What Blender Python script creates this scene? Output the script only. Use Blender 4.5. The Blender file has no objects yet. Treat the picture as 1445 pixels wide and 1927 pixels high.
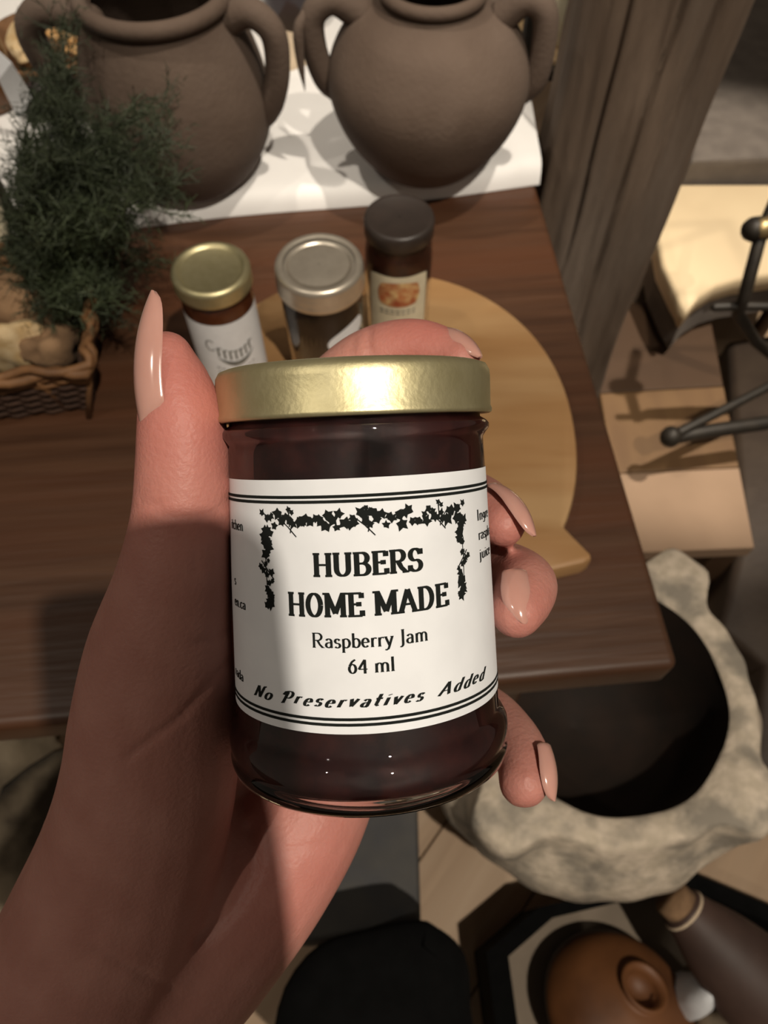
import bpy, bmesh, math, random
import numpy as np
from mathutils import Vector, Matrix

# ------------------------------------------------------------------ camera, world, lights, exposure
sc = bpy.context.scene
COL = sc.collection
FPX = 1420.0                                   # focal length in pixels of the 1445 x 1927 frame
CAM_POS = Vector((0.0, 0.0, 1.25))
cam_data = bpy.data.cameras.new('camera')
cam_data.sensor_fit = 'VERTICAL'
cam_data.sensor_height = 36.0
cam_data.sensor_width = 27.0
cam_data.lens = FPX / 1927.0 * 36.0
cam_data.clip_start = 0.005
cam = bpy.data.objects.new('camera', cam_data)
COL.objects.link(cam)
cam.location = CAM_POS
cam.rotation_euler = (math.radians(30.0), 0, 0)   # looks 60 degrees down
sc.camera = cam
cam_data.dof.use_dof = True
cam_data.dof.focus_distance = 0.130
cam_data.dof.aperture_fstop = 30.0

world = bpy.data.worlds.new('world')
sc.world = world
world.use_nodes = True
bgn = world.node_tree.nodes['Background']
bgn.inputs['Color'].default_value = (1.0, 0.82, 0.64, 1)
bgn.inputs['Strength'].default_value = 0.11

def spot(name, loc, target, watts, angle, blend, color, radius):
    d = bpy.data.lights.new(name, 'SPOT')
    d.energy = watts; d.spot_size = math.radians(angle); d.spot_blend = blend
    d.color = color; d.shadow_soft_size = radius
    o = bpy.data.objects.new(name, d); COL.objects.link(o)
    o.location = loc
    o.rotation_euler = (Vector(target) - Vector(loc)).to_track_quat('-Z', 'Y').to_euler()
    return o
WARM = (1.0, 0.89, 0.745)
spot('ceiling_or_added_spot', (0.52, -0.62, 2.75), (0.20, 0.05, 0.8), 142.0, 39, 0.5, WARM, 0.022)
spot('ceiling_or_added_spot', (0.48, 0.30, 2.55), (0.00, 0.93, 0.75), 84.0, 34, 0.6, WARM, 0.02)
spot('ceiling_or_added_spot', (-0.58, 0.52, 2.55), (-0.05, 0.93, 0.75), 46.0, 34, 0.6, WARM, 0.02)
spot('ceiling_or_added_spot', (0.95, 0.70, 2.60), (0.56, 0.98, 0.36), 250.0, 25, 0.45, WARM, 0.025)  # added lamp to brighten the cream seat, no known fixture there
spot('ceiling_or_added_spot', (-0.95, -0.30, 2.65), (0.0, 0.55, 0.8), 18.0, 95, 0.6, WARM, 0.022)

vs = sc.view_settings
vs.view_transform = 'Standard'
vs.look = 'None'
vs.gamma = 1.0
vs.use_curve_mapping = False
vs.exposure = 0.0

# ------------------------------------------------------------------ coordinates
P60 = math.radians(60)
CR = Vector((1, 0, 0)); CU = Vector((0, math.sin(P60), math.cos(P60))); CF = Vector((0, math.cos(P60), -math.sin(P60)))
def cw(x, y, z):
    """camera millimetres (right, up, forward) to world metres"""
    return CAM_POS + (CR * x + CU * y + CF * z) * 0.001
def pd(u, v, d):
    """point seen at (u, v) at depth d millimetres"""
    return cw((u - 722.5) / FPX * d, (963.5 - v) / FPX * d, d)
def at(u, v, z):
    """point seen at (u, v) on the level z metres"""
    r = CR * ((u - 722.5) / FPX) + CU * ((963.5 - v) / FPX) + CF
    return CAM_POS + r * ((z - CAM_POS.z) / r.z)

# ------------------------------------------------------------------ materials
MATS = {}
def mat(name, c1, c2=None, scale=20.0, rough=0.6, metal=0.0, bump=0.0, bscale=None, detail=4.0, stretch=(1, 1, 1),
        spec=0.5, sss=0.0, sssr=(0.01, 0.004, 0.002), coat=0.0, trans=0.0, ior=1.5, alpha=1.0, lo=0.35, hi=0.65, c3=None, c3scale=5.0, rvar=0.0, rot=(0, 0, 0)):
    m = bpy.data.materials.new(name); m.use_nodes = True
    nt = m.node_tree; b = nt.nodes['Principled BSDF']
    b.inputs['Base Color'].default_value = (*c1, 1)
    b.inputs['Roughness'].default_value = rough
    b.inputs['Metallic'].default_value = metal
    b.inputs['Specular IOR Level'].default_value = spec
    b.inputs['IOR'].default_value = ior
    b.inputs['Transmission Weight'].default_value = trans
    b.inputs['Coat Weight'].default_value = coat
    b.inputs['Coat Roughness'].default_value = 0.11
    b.inputs['Alpha'].default_value = alpha
    if sss:
        b.inputs['Subsurface Weight'].default_value = sss
        b.inputs['Subsurface Radius'].default_value = sssr
        b.inputs['Subsurface Scale'].default_value = 1.0
    N = nt.nodes.new; L = nt.links.new
    tc = N('ShaderNodeTexCoord'); mp = N('ShaderNodeMapping')
    mp.inputs['Scale'].default_value = stretch; mp.inputs['Rotation'].default_value = rot
    L(tc.outputs['Object'], mp.inputs['Vector'])
    if c2 is not None:
        n = N('ShaderNodeTexNoise'); n.inputs['Scale'].default_value = scale; n.inputs['Detail'].default_value = detail
        L(mp.outputs[0], n.inputs['Vector'])
        r = N('ShaderNodeValToRGB')
        r.color_ramp.elements[0].position = lo; r.color_ramp.elements[1].position = hi
        r.color_ramp.elements[0].color = (*c1, 1); r.color_ramp.elements[1].color = (*c2, 1)
        L(n.outputs['Fac'], r.inputs['Fac'])
        out = r.outputs['Color']
        if c3 is not None:
            n3 = N('ShaderNodeTexNoise'); n3.inputs['Scale'].default_value = c3scale; n3.inputs['Detail'].default_value = 6
            L(mp.outputs[0], n3.inputs['Vector'])
            mr = N('ShaderNodeMapRange'); mr.inputs[1].default_value = 0.45; mr.inputs[2].default_value = 0.65
            L(n3.outputs['Fac'], mr.inputs[0])
            mx = N('ShaderNodeMixRGB'); mx.inputs['Color2'].default_value = (*c3, 1)
            L(out, mx.inputs['Color1']); L(mr.outputs[0], mx.inputs['Fac']); out = mx.outputs[0]
        L(out, b.inputs['Base Color'])
        if rvar:
            mr2 = N('ShaderNodeMapRange'); mr2.inputs[3].default_value = rough - rvar; mr2.inputs[4].default_value = rough + rvar
            L(n.outputs['Fac'], mr2.inputs[0]); L(mr2.outputs[0], b.inputs['Roughness'])
    if bump:
        nb = N('ShaderNodeTexNoise'); nb.inputs['Scale'].default_value = bscale or scale; nb.inputs['Detail'].default_value = 5
        L(mp.outputs[0], nb.inputs['Vector'])
        bp = N('ShaderNodeBump'); bp.inputs['Strength'].default_value = bump; bp.inputs['Distance'].default_value = 0.002
        L(nb.outputs['Fac'], bp.inputs['Height']); L(bp.outputs[0], b.inputs['Normal'])
    MATS[name] = m
    return m

mat('skin', (0.44, 0.215, 0.175), (0.385, 0.175, 0.14), scale=90, rough=0.5, bump=0.16, bscale=1100, sss=0.18, sssr=(0.006, 0.002, 0.001), spec=0.35)
mat('nail', (0.53, 0.285, 0.235), (0.48, 0.245, 0.20), scale=60, rough=0.16, coat=0.8, sss=0.1, sssr=(0.004, 0.002, 0.001))
mat('gold_lid', (0.60, 0.545, 0.33), (0.54, 0.485, 0.28), scale=200, rough=0.44, metal=0.88, bump=0.05, bscale=900)
mat('silver_lid', (0.70, 0.64, 0.54), (0.62, 0.56, 0.47), scale=120, rough=0.38, metal=0.80)
mat('black_lid', (0.034, 0.025, 0.021), (0.028, 0.021, 0.018), scale=80, rough=0.4)
mat('glass', (1, 1, 1), rough=0.02, trans=1.0, ior=1.5)
mat('jam', (0.032, 0.0032, 0.003), (0.013, 0.0018, 0.002), scale=120, rough=0.35, c3=(0.050, 0.009, 0.007), c3scale=220)
mat('amber_preserve', (0.17, 0.045, 0.012), (0.10, 0.025, 0.007), scale=100, rough=0.35)
mat('dark_preserve', (0.020, 0.009, 0.005), (0.010, 0.005, 0.003), scale=100, rough=0.4)
mat('brown_preserve', (0.07, 0.018, 0.007), (0.035, 0.010, 0.004), scale=100, rough=0.35)
mat('paper', (0.77, 0.79, 0.82), (0.73, 0.75, 0.78), scale=150, rough=0.7)
mat('paper_cream', (0.66, 0.60, 0.44), (0.60, 0.54, 0.39), scale=150, rough=0.7)
mat('ink', (0.010, 0.012, 0.011), rough=0.9, spec=0.15)
mat('ink_grey', (0.10, 0.10, 0.09), (0.2, 0.2, 0.18), scale=300, rough=0.7)
mat('food_print', (0.42, 0.10, 0.03), (0.65, 0.48, 0.22), scale=130, rough=0.6, c3=(0.30, 0.06, 0.02), c3scale=90)
mat('clay', (0.096, 0.065, 0.047), (0.070, 0.045, 0.031), scale=14, rough=0.85, bump=0.25, bscale=260, c3=(0.112, 0.079, 0.060), c3scale=9)
mat('terracotta', (0.17, 0.066, 0.022), (0.095, 0.036, 0.013), scale=12, rough=0.55, bump=0.1, bscale=120)
mat('dark_clay', (0.075, 0.042, 0.032), (0.045, 0.025, 0.019), scale=12, rough=0.6)
mat('table_wood', (0.075, 0.034, 0.017), (0.047, 0.020, 0.0095), scale=9, rough=0.42, bump=0.30, bscale=16, stretch=(0.6, 9, 1), c3=(0.075, 0.028, 0.012), c3scale=2.2)
mat('board_wood', (0.36, 0.205, 0.088), (0.28, 0.148, 0.058), scale=5, rough=0.5, stretch=(1, 7, 1), c3=(0.40, 0.25, 0.12), c3scale=3, rot=(0, 0, 0.25))
mat('post_wood', (0.125, 0.088, 0.062), (0.062, 0.039, 0.024), scale=12, rough=0.9, bump=1.0, bscale=26, stretch=(3.2, 3.2, 0.5), c3=(0.135, 0.102, 0.078), c3scale=6, detail=9)
mat('white_cloth', (0.82, 0.81, 0.80), (0.79, 0.78, 0.77), scale=25, rough=0.9, bump=0.12, bscale=700)
mat('linen', (0.62, 0.50, 0.36), (0.55, 0.43, 0.30), scale=60, rough=0.9)
mat('stone', (0.74, 0.63, 0.50), (0.55, 0.47, 0.36), scale=60, rough=0.92, bump=0.9, bscale=130, c3=(0.30, 0.265, 0.215), c3scale=24, detail=8)
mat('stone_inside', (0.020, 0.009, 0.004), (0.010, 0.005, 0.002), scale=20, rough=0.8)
mat('floor_wood', (0.46, 0.32, 0.205), (0.37, 0.25, 0.155), scale=4, rough=0.6, stretch=(14, 1, 1), c3=(0.50, 0.36, 0.24), c3scale=2)
mat('joint_dark', (0.13, 0.085, 0.05), rough=0.9)
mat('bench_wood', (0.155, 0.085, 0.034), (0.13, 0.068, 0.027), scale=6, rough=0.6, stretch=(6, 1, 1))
mat('bench_dark', (0.060, 0.029, 0.011), (0.048, 0.023, 0.009), scale=6, rough=0.7)  # dark legs; on the far bench board this tone is painted shade
mat('bench_lit', (0.30, 0.20, 0.13), (0.265, 0.175, 0.112), scale=9, rough=0.8)  # near bench board, lit area put into its colour
mat('cream_leather', (0.70, 0.56, 0.36), (0.66, 0.52, 0.33), scale=7, rough=0.6)
mat('grey_felt', (0.17, 0.145, 0.125), (0.13, 0.11, 0.095), scale=25, rough=0.95, bump=0.3, bscale=300)
mat('iron', (0.022, 0.017, 0.012), (0.014, 0.011, 0.008), scale=60, rough=0.55, metal=0.3)
mat('dark_leather', (0.050, 0.034, 0.023), (0.034, 0.022, 0.015), scale=14, rough=0.6, bump=0.3, bscale=60)
mat('brass', (0.35, 0.26, 0.13), rough=0.4, metal=0.8)
mat('black_fabric', (0.004, 0.004, 0.004), (0.003, 0.003, 0.003), scale=60, rough=1.0, spec=0.1)
mat('slate', (0.070, 0.066, 0.058), (0.045, 0.043, 0.042), scale=16, rough=0.7, c3=(0.035, 0.038, 0.048), c3scale=9)
mat('tray_lining', (0.25, 0.20, 0.15), (0.20, 0.16, 0.12), scale=14, rough=0.9)
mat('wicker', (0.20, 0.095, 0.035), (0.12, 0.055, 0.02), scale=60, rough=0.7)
mat('shaded_wicker', (0.055, 0.026, 0.014), (0.035, 0.016, 0.009), scale=60, rough=0.8)  # wicker with the shadow below the rim put into its colour
mat('needles', (0.031, 0.042, 0.017), (0.017, 0.025, 0.011), scale=60, rough=0.7)
mat('needles_light', (0.050, 0.068, 0.028), (0.030, 0.044, 0.019), scale=60, rough=0.7)
mat('twig', (0.07, 0.045, 0.025), rough=0.8)
mat('bark', (0.28, 0.17, 0.09), (0.14, 0.08, 0.04), scale=40, rough=0.9, bump=0.5, bscale=120)
mat('dried_fruit', (0.55, 0.27, 0.07), (0.70, 0.50, 0.26), scale=70, rough=0.6)
mat('dried_pale', (0.68, 0.53, 0.32), (0.50, 0.34, 0.16), scale=90, rough=0.7)
mat('purple_glass', (0.028, 0.016, 0.024), (0.018, 0.010, 0.016), scale=20, rough=0.18)
mat('amber', (0.20, 0.085, 0.018), (0.12, 0.045, 0.010), scale=20, rough=0.25)
mat('plum', (0.040, 0.024, 0.026), (0.025, 0.015, 0.018), scale=40, rough=0.5)
mat('black_plastic', (0.01, 0.01, 0.011), rough=0.3)
mat('driftwood', (0.42, 0.34, 0.24), (0.24, 0.19, 0.125), scale=10, rough=0.9, bump=0.5, bscale=40, c3=(0.03, 0.02, 0.01), c3scale=6)
mat('tan_panel', (0.52, 0.36, 0.19), (0.48, 0.33, 0.17), scale=10, rough=0.7)
mat('ledge_wood', (0.20, 0.11, 0.05), (0.16, 0.085, 0.036), scale=8, rough=0.7, stretch=(1, 6, 1))

# skin: redder towards finger pads and palm, from a vertex attribute
def skin_blush():
    m = MATS['skin']; nt = m.node_tree; b = nt.nodes['Principled BSDF']
    src = b.inputs['Base Color'].links[0].from_socket
    a = nt.nodes.new('ShaderNodeAttribute'); a.attribute_name = 'blush'
    mx = nt.nodes.new('ShaderNodeMixRGB'); mx.inputs['Color2'].default_value = (0.47, 0.155, 0.128, 1)
    nt.links.new(src, mx.inputs['Color1']); nt.links.new(a.outputs['Fac'], mx.inputs['Fac'])
    nt.links.new(mx.outputs[0], b.inputs['Base Color'])
skin_blush()

# ------------------------------------------------------------------ mesh helpers
def link(name, me, parent=None):
    o = bpy.data.objects.new(name, me); COL.objects.link(o)
    if parent is not None: o.parent = parent
    return o
def mesh_obj(name, verts, faces, m, parent=None, smooth=True):
    me = bpy.data.meshes.new(name)
    me.from_pydata([tuple(v) for v in verts], [], faces)
    me.materials.append(MATS[m])
    if smooth:
        me.polygons.foreach_set('use_smooth', [True] * len(me.polygons))
    me.update()
    return link(name, me, parent)
def empty(name, loc, rot=None):
    o = bpy.data.objects.new(name, None); COL.objects.link(o); o.location = loc
    if rot is not None:
        o.rotation_euler = rot
    return o
def tag(o, label=None, cat=None, group=None, kind=None):
    if label: o['label'] = label
    if cat: o['category'] = cat
    if group: o['group'] = group
    if kind: o['kind'] = kind
    return o
class G:
    """geometry collector"""
    def __init__(s): s.v = []; s.f = []
    def add(s, v, f):
        n = len(s.v); s.v += [Vector(p) for p in v]; s.f += [tuple(i + n for i in q) for q in f]
        return s
    def obj(s, name, m, parent=None, smooth=True): return mesh_obj(name, s.v, s.f, m, parent, smooth)
def lathe(prof, seg=48, close=False):
    v = []; f = []; n = len(prof)
    for k in range(seg):
        a = 2 * math.pi * k / seg
        for r, z in prof: v.append((r * math.cos(a), r * math.sin(a), z))
    for k in range(seg):
        k2 = (k + 1) % seg
        for i in range(n - 1):
            f.append((k * n + i, k2 * n + i, k2 * n + i + 1, k * n + i + 1))
    return v, f
def crom(pts, sub):
    """Catmull-Rom through tuples of any length"""
    P = [np.array(p, float) for p in pts]; P = [2 * P[0] - P[1]] + P + [2 * P[-1] - P[-2]]
    out = []
    for i in range(1, len(P) - 2):
        for k in range(sub):
            t = k / sub
            a, b, c, d = P[i - 1], P[i], P[i + 1], P[i + 2]
            out.append(0.5 * (2 * b + (c - a) * t + (2 * a - 5 * b + 4 * c - d) * t * t + (3 * b - a - 3 * c + d) * t ** 3))
    out.append(P[-2]); return out
def tube(pts, rads, seg=10, cap='flat', closed=False, flat=None):
    """swept tube; flat = (axis Vector, factor) squashes the section along an axis"""
    pts = [Vector(p) for p in pts]; n = len(pts); v = []; f = []
    if not hasattr(rads, '__len__'): rads = [rads] * n
    if cap == 'round' and not closed:
        d0 = (pts[0] - pts[1]).normalized(); d1 = (pts[-1] - pts[-2]).normalized(); r0 = rads[0]; r1 = rads[-1]
        A = [(math.sin(t), math.cos(t)) for t in (0.5 * math.pi * k / 5 for k in range(5, 0, -1))]
        pre = [(pts[0] + d0 * r0 * s * 0.995, r0 * max(c, 0.04)) for s, c in A]
        post = [(pts[-1] + d1 * r1 * s * 0.995, r1 * max(c, 0.04)) for s, c in reversed(A)]
        pts = [p for p, _ in pre] + pts + [p for p, _ in post]; rads = [r for _, r in pre] + list(rads) + [r for _, r in post]; n = len(pts)
    ref = None
    for i in range(n):
        if closed: t = pts[(i + 1) % n] - pts[i - 1]
        else: t = pts[min(i + 1, n - 1)] - pts[max(i - 1, 0)]
        t.normalize()
        if ref is None:
            ref = t.orthogonal().normalized()
        ref = (ref - t * ref.dot(t)).normalized(); bi = t.cross(ref)
        for k in range(seg):
            a = 2 * math.pi * k / seg
            o = (ref * math.cos(a) + bi * math.sin(a)) * rads[i]
            if flat: o = o - flat[0] * (o.dot(flat[0]) * (1 - flat[1]))
            v.append(pts[i] + o)
    m = n if closed else n - 1
    for i in range(m):
        for k in range(seg):
            i2 = (i + 1) % n
            f.append((i * seg + k, i * seg + (k + 1) % seg, i2 * seg + (k + 1) % seg, i2 * seg + k))
    if not closed:
        f.append(tuple(range(seg - 1, -1, -1))); f.append(tuple((n - 1) * seg + k for k in range(seg)))
    return v, f
def bevel_box(x0, x1, y0, y1, z0, z1, b=0.003, seg=2):
    bm = bmesh.new(); bmesh.ops.create_cube(bm, size=1)
    for p in bm.verts:
        p.co = Vector((x0 + (p.co.x + .5) * (x1 - x0), y0 + (p.co.y + .5) * (y1 - y0), z0 + (p.co.z + .5) * (z1 - z0)))
    if b: bmesh.ops.bevel(bm, geom=list(bm.edges), offset=b, segments=seg, affect='EDGES', profile=0.5)
    bm.verts.index_update()
    v = [p.co.copy() for p in bm.verts]; f = [tuple(q.index for q in fc.verts) for fc in bm.faces]; bm.free()
    return v, f
def prism(poly, z0, z1, bev=0.0):
    """extruded outline with an optional rounded upper and lower edge"""
    n = len(poly); c = Vector((sum(p[0] for p in poly) / n, sum(p[1] for p in poly) / n))
    rows = [(z0, bev), (z0 + bev, 0), (z1 - bev, 0), (z1 - bev * .3, bev * .3), (z1, bev)] if bev else [(z0, 0), (z1, 0)]
    v = []; f = []
    nrm = []
    for i in range(n):
        a = Vector(poly[i - 1]); b = Vector(poly[(i + 1) % n]); t = (b - a).normalized(); nrm.append(Vector((-t.y, t.x)))
    area = sum(poly[i][0] * poly[(i + 1) % n][1] - poly[(i + 1) % n][0] * poly[i][1] for i in range(n))
    s = 1 if area > 0 else -1
    for z, ins in rows:
        for i in range(n):
            p = Vector(poly[i]) + nrm[i] * ins * s; v.append((p.x, p.y, z))
    for r in range(len(rows) - 1):
        for i in range(n):
            j = (i + 1) % n; q = (r * n + i, r * n + j, (r + 1) * n + j, (r + 1) * n + i)
            f.append(q if s > 0 else q[::-1])
    f.append(tuple(range(n)) if s < 0 else tuple(range(n - 1, -1, -1)))
    k = (len(rows) - 1) * n
    f.append(tuple(k + i for i in range(n)) if s > 0 else tuple(k + i for i in range(n - 1, -1, -1)))
    return v, f
def ell(cx, cy, rx, ry, a0, a1, n=14):
    return [(cx + rx * math.cos(math.radians(a0 + (a1 - a0) * k / n)), cy + ry * math.sin(math.radians(a0 + (a1 - a0) * k / n))) for k in range(n + 1)]
def auto_smooth(o, ang=40):
    me = o.data
    try: me.set_sharp_from_angle(angle=math.radians(ang))
    except Exception: pass
    return o

# ------------------------------------------------------------------ setting: floor
rng = random.Random(4)
fl = G().add([(-3, -2, -0.012), (3, -2, -0.012), (3, 5, -0.012), (-3, 5, -0.012)], [(0, 1, 2, 3)]).obj('floor', 'joint_dark', None, False)
tag(fl, kind='structure')
pw = 0.16
fa = math.radians(-38)
pv, pf = bevel_box(-pw / 2 + .0012, pw / 2 - .0012, -1.9, 1.9, -0.012, 0.0, 0.0015, 1)
pm = None
for k in range(-9, 12):
    if pm is None:
        p = mesh_obj('plank', pv, pf, 'floor_wood', fl, False); pm = p.data
    else:
        p = link('plank', pm, fl)
    p.location = (0.3 + math.cos(fa) * k * pw, 0.3 + math.sin(fa) * k * pw, rng.uniform(-.0008, 0.0))
    p.rotation_euler = (0, 0, fa)

# ------------------------------------------------------------------ table
TY = math.radians(5.3)
TZ = 0.78
tb = empty('table', (0.1905, 0.157, 0), (0, 0, TY))
tag(tb, 'dark brown wooden table with a rounded edge under the three jars', 'table')
TW, TD = 1.30, 1.35
bm_v, bm_f = bevel_box(-TW, 0, 0, TD, TZ - 0.034, TZ, 0.006, 4)
top = mesh_obj('tabletop', bm_v, bm_f, 'table_wood', tb); auto_smooth(top, 50)
G().add(*bevel_box(-TW + .05, -.05, .05, .075, TZ - .11, TZ - .034, .003)).obj('apron', 'table_wood', tb, False)
G().add(*bevel_box(-.075, -.05, .075, TD - .06, TZ - .11, TZ - .034, .003)).obj('apron', 'table_wood', tb, False)
for x in (-TW + .085, -.085):
    for y in (.085, TD - .085):
        G().add(*bevel_box(x - .03, x + .03, y - .03, y + .03, 0, TZ - .034, .004)).obj('leg', 'table_wood', tb, False)

# ------------------------------------------------------------------ post
def make_post():
    root = empty('wooden_post', (0.2335, 0.714, 0), (0, 0, math.radians(-9)))
    tag(root, 'rough hewn square wooden post standing beside the table', 'post')
    v = []; f = []; N = 180; M = 110; H = 2.3
    rr = random.Random(9)
    ph = [rr.uniform(0, 6) for _ in range(12)]
    for i in range(M + 1):
        z = H * i / M
        for k in range(N):
            a = 2 * math.pi * k / N
            c, s = math.cos(a), math.sin(a)
            q = (abs(c) ** 7 + abs(s) ** 7) ** (-1 / 7)
            r = 0.0675 * q
            r += 0.0022 * math.sin(5 * a + ph[0] + z * 1.3) + 0.0016 * math.sin(11 * a + ph[1] + 2.1 * z) + 0.002 * math.sin(z * 9 + ph[2] + 2 * a) + 0.0012 * math.sin(z * 23 + 3 * a) + 0.0007 * math.sin(37 * a + 3 * math.sin(z * 6) + ph[3]) + 0.0008 * math.sin(z * 31 + 9 * a + ph[4]) * math.sin(z * 13 + 17 * a)
            for (a0, w, dep, z0, z1) in ((4.62, .028, .016, .93, 2.3), (4.92, .030, .010, .5, 1.12), (5.22, .030, .012, .75, 1.6), (4.30, .026, .009, .6, 1.05), (4.78, .05, .005, .85, 1.3), (5.05, .05, .005, .95, 1.5), (4.45, .04, .005, .9, 1.6)):
                aa = a0 + 0.05 * math.sin(z * 7 + a0 * 5) + .015 * math.sin(z * 29)
                if z0 < z < z1: r -= dep * math.exp(-((a - aa) / w) ** 2) * min(1, (z - z0) * 8) * min(1, (z1 - z) * 8)
            v.append((r * c, r * s, z))
    for i in range(M):
        for k in range(N):
            f.append((i * N + k, i * N + (k + 1) % N, (i + 1) * N + (k + 1) % N, (i + 1) * N + k))
    f.append(tuple(range(N - 1, -1, -1))); f.append(tuple(M * N + k for k in range(N)))
    mesh_obj('shaft', v, f, 'post_wood', root)
make_post()

# ------------------------------------------------------------------ white cloth
def make_cloth():
    """folded white cloth lying over the back of the table"""
    A = at(215, 437, TZ); Bp = at(1004, 352, TZ)
    ex = (Bp - A).normalized(); ey = Vector((-ex.y, ex.x, 0))
    W = (Bp - A).length
    v = []; f = []
    NX, NY = 90, 120
    x0 = -0.62; x1 = W + .006
    rr = random.Random(3)
    for j in range(NY + 1):
        t = j / NY
        for i in range(NX + 1):
            x = x0 + (x1 - x0) * i / NX
            lim = 0.78 if x < W * 0.82 else 0.78 - (0.78 - .165) * min(1, (x - W * .82) / (W * .10))
            lim += 0.02 * math.sin(x * 55)
            y = lim * t ** 1.6
            d = y
            edge = 0.018 * (1 - math.exp(-(d / 0.0045)))        # rounded fold at the front
            z = TZ + 0.0012 + edge + 0.0016 * math.sin(x * 21 + y * 13) * min(1, d / .05) + 0.0012 * math.sin(y * 47 - x * 9) * min(1, d / .05)
            if x > W * .86:
                z += 0.012 * math.exp(-((x - W * .965) / .018) ** 2) * math.exp(-((y - .10) / .07) ** 2)
            p = A + ex * (x + max(0, (x / W - .8) / .2) * .016 * min(1, y / .12)) + ey * (y + 0.003 * math.sin(x * 17))
            v.append((p.x, p.y, z))
    for j in range(NY):
        for i in range(NX):
            a = j * (NX + 1) + i; f.append((a, a + 1, a + NX + 2, a + NX + 1))
    n = len(v)
    for p in list(v): v.append((p[0], p[1], TZ + 0.0006))
    bd = [i for i in range(NX + 1)] + [j * (NX + 1) + NX for j in range(1, NY + 1)] + [NY * (NX + 1) + i for i in range(NX - 1, -1, -1)] + [j * (NX + 1) for j in range(NY - 1, 0, -1)]
    for k in range(len(bd)):
        a, b = bd[k], bd[(k + 1) % len(bd)]; f.append((b, a, a + n, b + n))
    for j in range(NY):
        for i in range(NX):
            a = n + j * (NX + 1) + i; f.append((a, a + NX + 1, a + NX + 2, a + 1))
    o = mesh_obj('white_cloth', v, f, 'white_cloth'); auto_smooth(o, 60)
    tag(o, 'folded white cloth spread on the table under the two clay vessels', 'cloth')
make_cloth()
CZ = TZ + 0.019

# ------------------------------------------------------------------ clay vessels
def handle(root, pts, r, name='handle', m='clay'):
    c = crom(pts, 8)
    G().add(*tube([p[:3] for p in c], [r * (p[3] if len(p) > 3 else 1) for p in c], 14, 'round')).obj(name, m, root)
def make_vessel(name, label, loc, prof, rim, handles):
    root = empty(name, loc); tag(root, label, 'vessel', 'two handled clay vessels')
    outer = crom(prof, 6); inner = [np.array((max(r - .006, .004), z)) for r, z in outer][::-1]
    inner = [p for p in inner if p[1] > prof[0][1] + .008]
    pr = [(0.0005, prof[0][1])] + [tuple(p) for p in outer] + [tuple(p) for p in inner] + [(0.0005, inner[-1][1])]
    mesh_obj('body', *lathe(pr, 72), 'clay', root)
    R, z, tr = rim
    mesh_obj('rim', *tube([(R * math.cos(a), R * math.sin(a), z) for a in (2 * math.pi * k / 64 for k in range(64))], tr, 12, closed=True), 'clay', root)
    for h in handles: handle(root, *h)
    return root
vr = make_vessel('clay_vessel', 'squat round clay vessel with two handles and narrow neck, nearest the post', (0.038, 0.641, CZ - .001),
    [(.036, 0), (.052, .012), (.072, .038), (.0845, .070), (.0830, .098), (.066, .126), (.044, .140), (.0375, .148)], (.0385, .150, .0052),
    [([(-.058, .0, .130, 1.15), (-.078, -.004, .141, 1), (-.094, -.006, .130, .95), (-.095, -.006, .105, .95), (-.088, -.004, .080, 1), (-.079, 0, .070, 1.1)], .0108),
     ([(.056, 0, .132, 1.15), (.072, -.004, .146, 1), (.087, -.006, .139, .95), (.091, -.006, .113, .95), (.089, -.004, .086, 1), (.080, 0, .074, 1.1)], .0108)])
vr.rotation_euler = (0, 0, math.radians(-4))
tw = crom([(-.100, -.010, .132, 1), (-.1055, -.014, .122, 1.1), (-.106, -.016, .098, .8), (-.104, -.018, .076, .1)], 6)
G().add(*tube([p[:3] for p in tw], [.0042 * p[3] for p in tw], 8, 'round')).obj('broken_strip', 'clay', vr)
make_vessel('clay_vessel', 'taller clay vessel with wide mouth and two handles, behind the green sprigs', (-0.176, 0.630, CZ - .001),
    [(.046, 0), (.060, .014), (.074, .040), (.0785, .066), (.076, .092), (.068, .120), (.058, .142), (.054, .150)], (.0555, .152, .0065),
    [([(.052, -.01, .136, 1.1), (.074, -.016, .146, 1), (.090, -.018, .132, .95), (.090, -.016, .102, .95), (.082, -.012, .076, 1), (.073, -.008, .062, 1.1)], .0108),
     ([(-.052, -.01, .136, 1.1), (-.080, -.012, .146, 1), (-.099, -.012, .132, .95), (-.096, -.010, .100, .95), (-.084, -.008, .072, 1), (-.073, -.004, .060, 1.1)], .0118)])

# ------------------------------------------------------------------ serving board
BZ = TZ + 0.019
def make_board():
    cx, cy = -0.006, 0.333
    poly = []
    for k in range(96):
        a = 2 * math.pi * k / 96
        d = math.degrees(a); d = d - 360 if d > 180 else d
        if -62 < d < -31: continue
        c, n = math.cos(a), math.sin(a)
        x = cx + 0.147 * math.copysign(abs(c) ** (2 / 2.15), c); y = cy + 0.163 * math.copysign(abs(n) ** (2 / 2.15), n)
        poly.append((a if a < math.pi else a - 2 * math.pi, x, y))
    poly.sort()
    pl = [(x, y) for _, x, y in poly]
    k = next(i for i, p in enumerate(poly) if math.degrees(p[0]) > -45)
    fin = [(0.066, 0.200), (0.080, 0.206), (0.108, 0.2155), (0.133, 0.2215), (0.1385, 0.225), (0.1385, 0.2285), (0.128, 0.2425), (0.1215, 0.2515)]
    pl = pl[:k] + fin + pl[k:]
    o = mesh_obj('serving_board', *prism(pl, TZ, BZ, 0.003), 'board_wood'); auto_smooth(o, 35)
    tag(o, 'round pale wooden serving board with a small pointed tail', 'board')
make_board()

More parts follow.
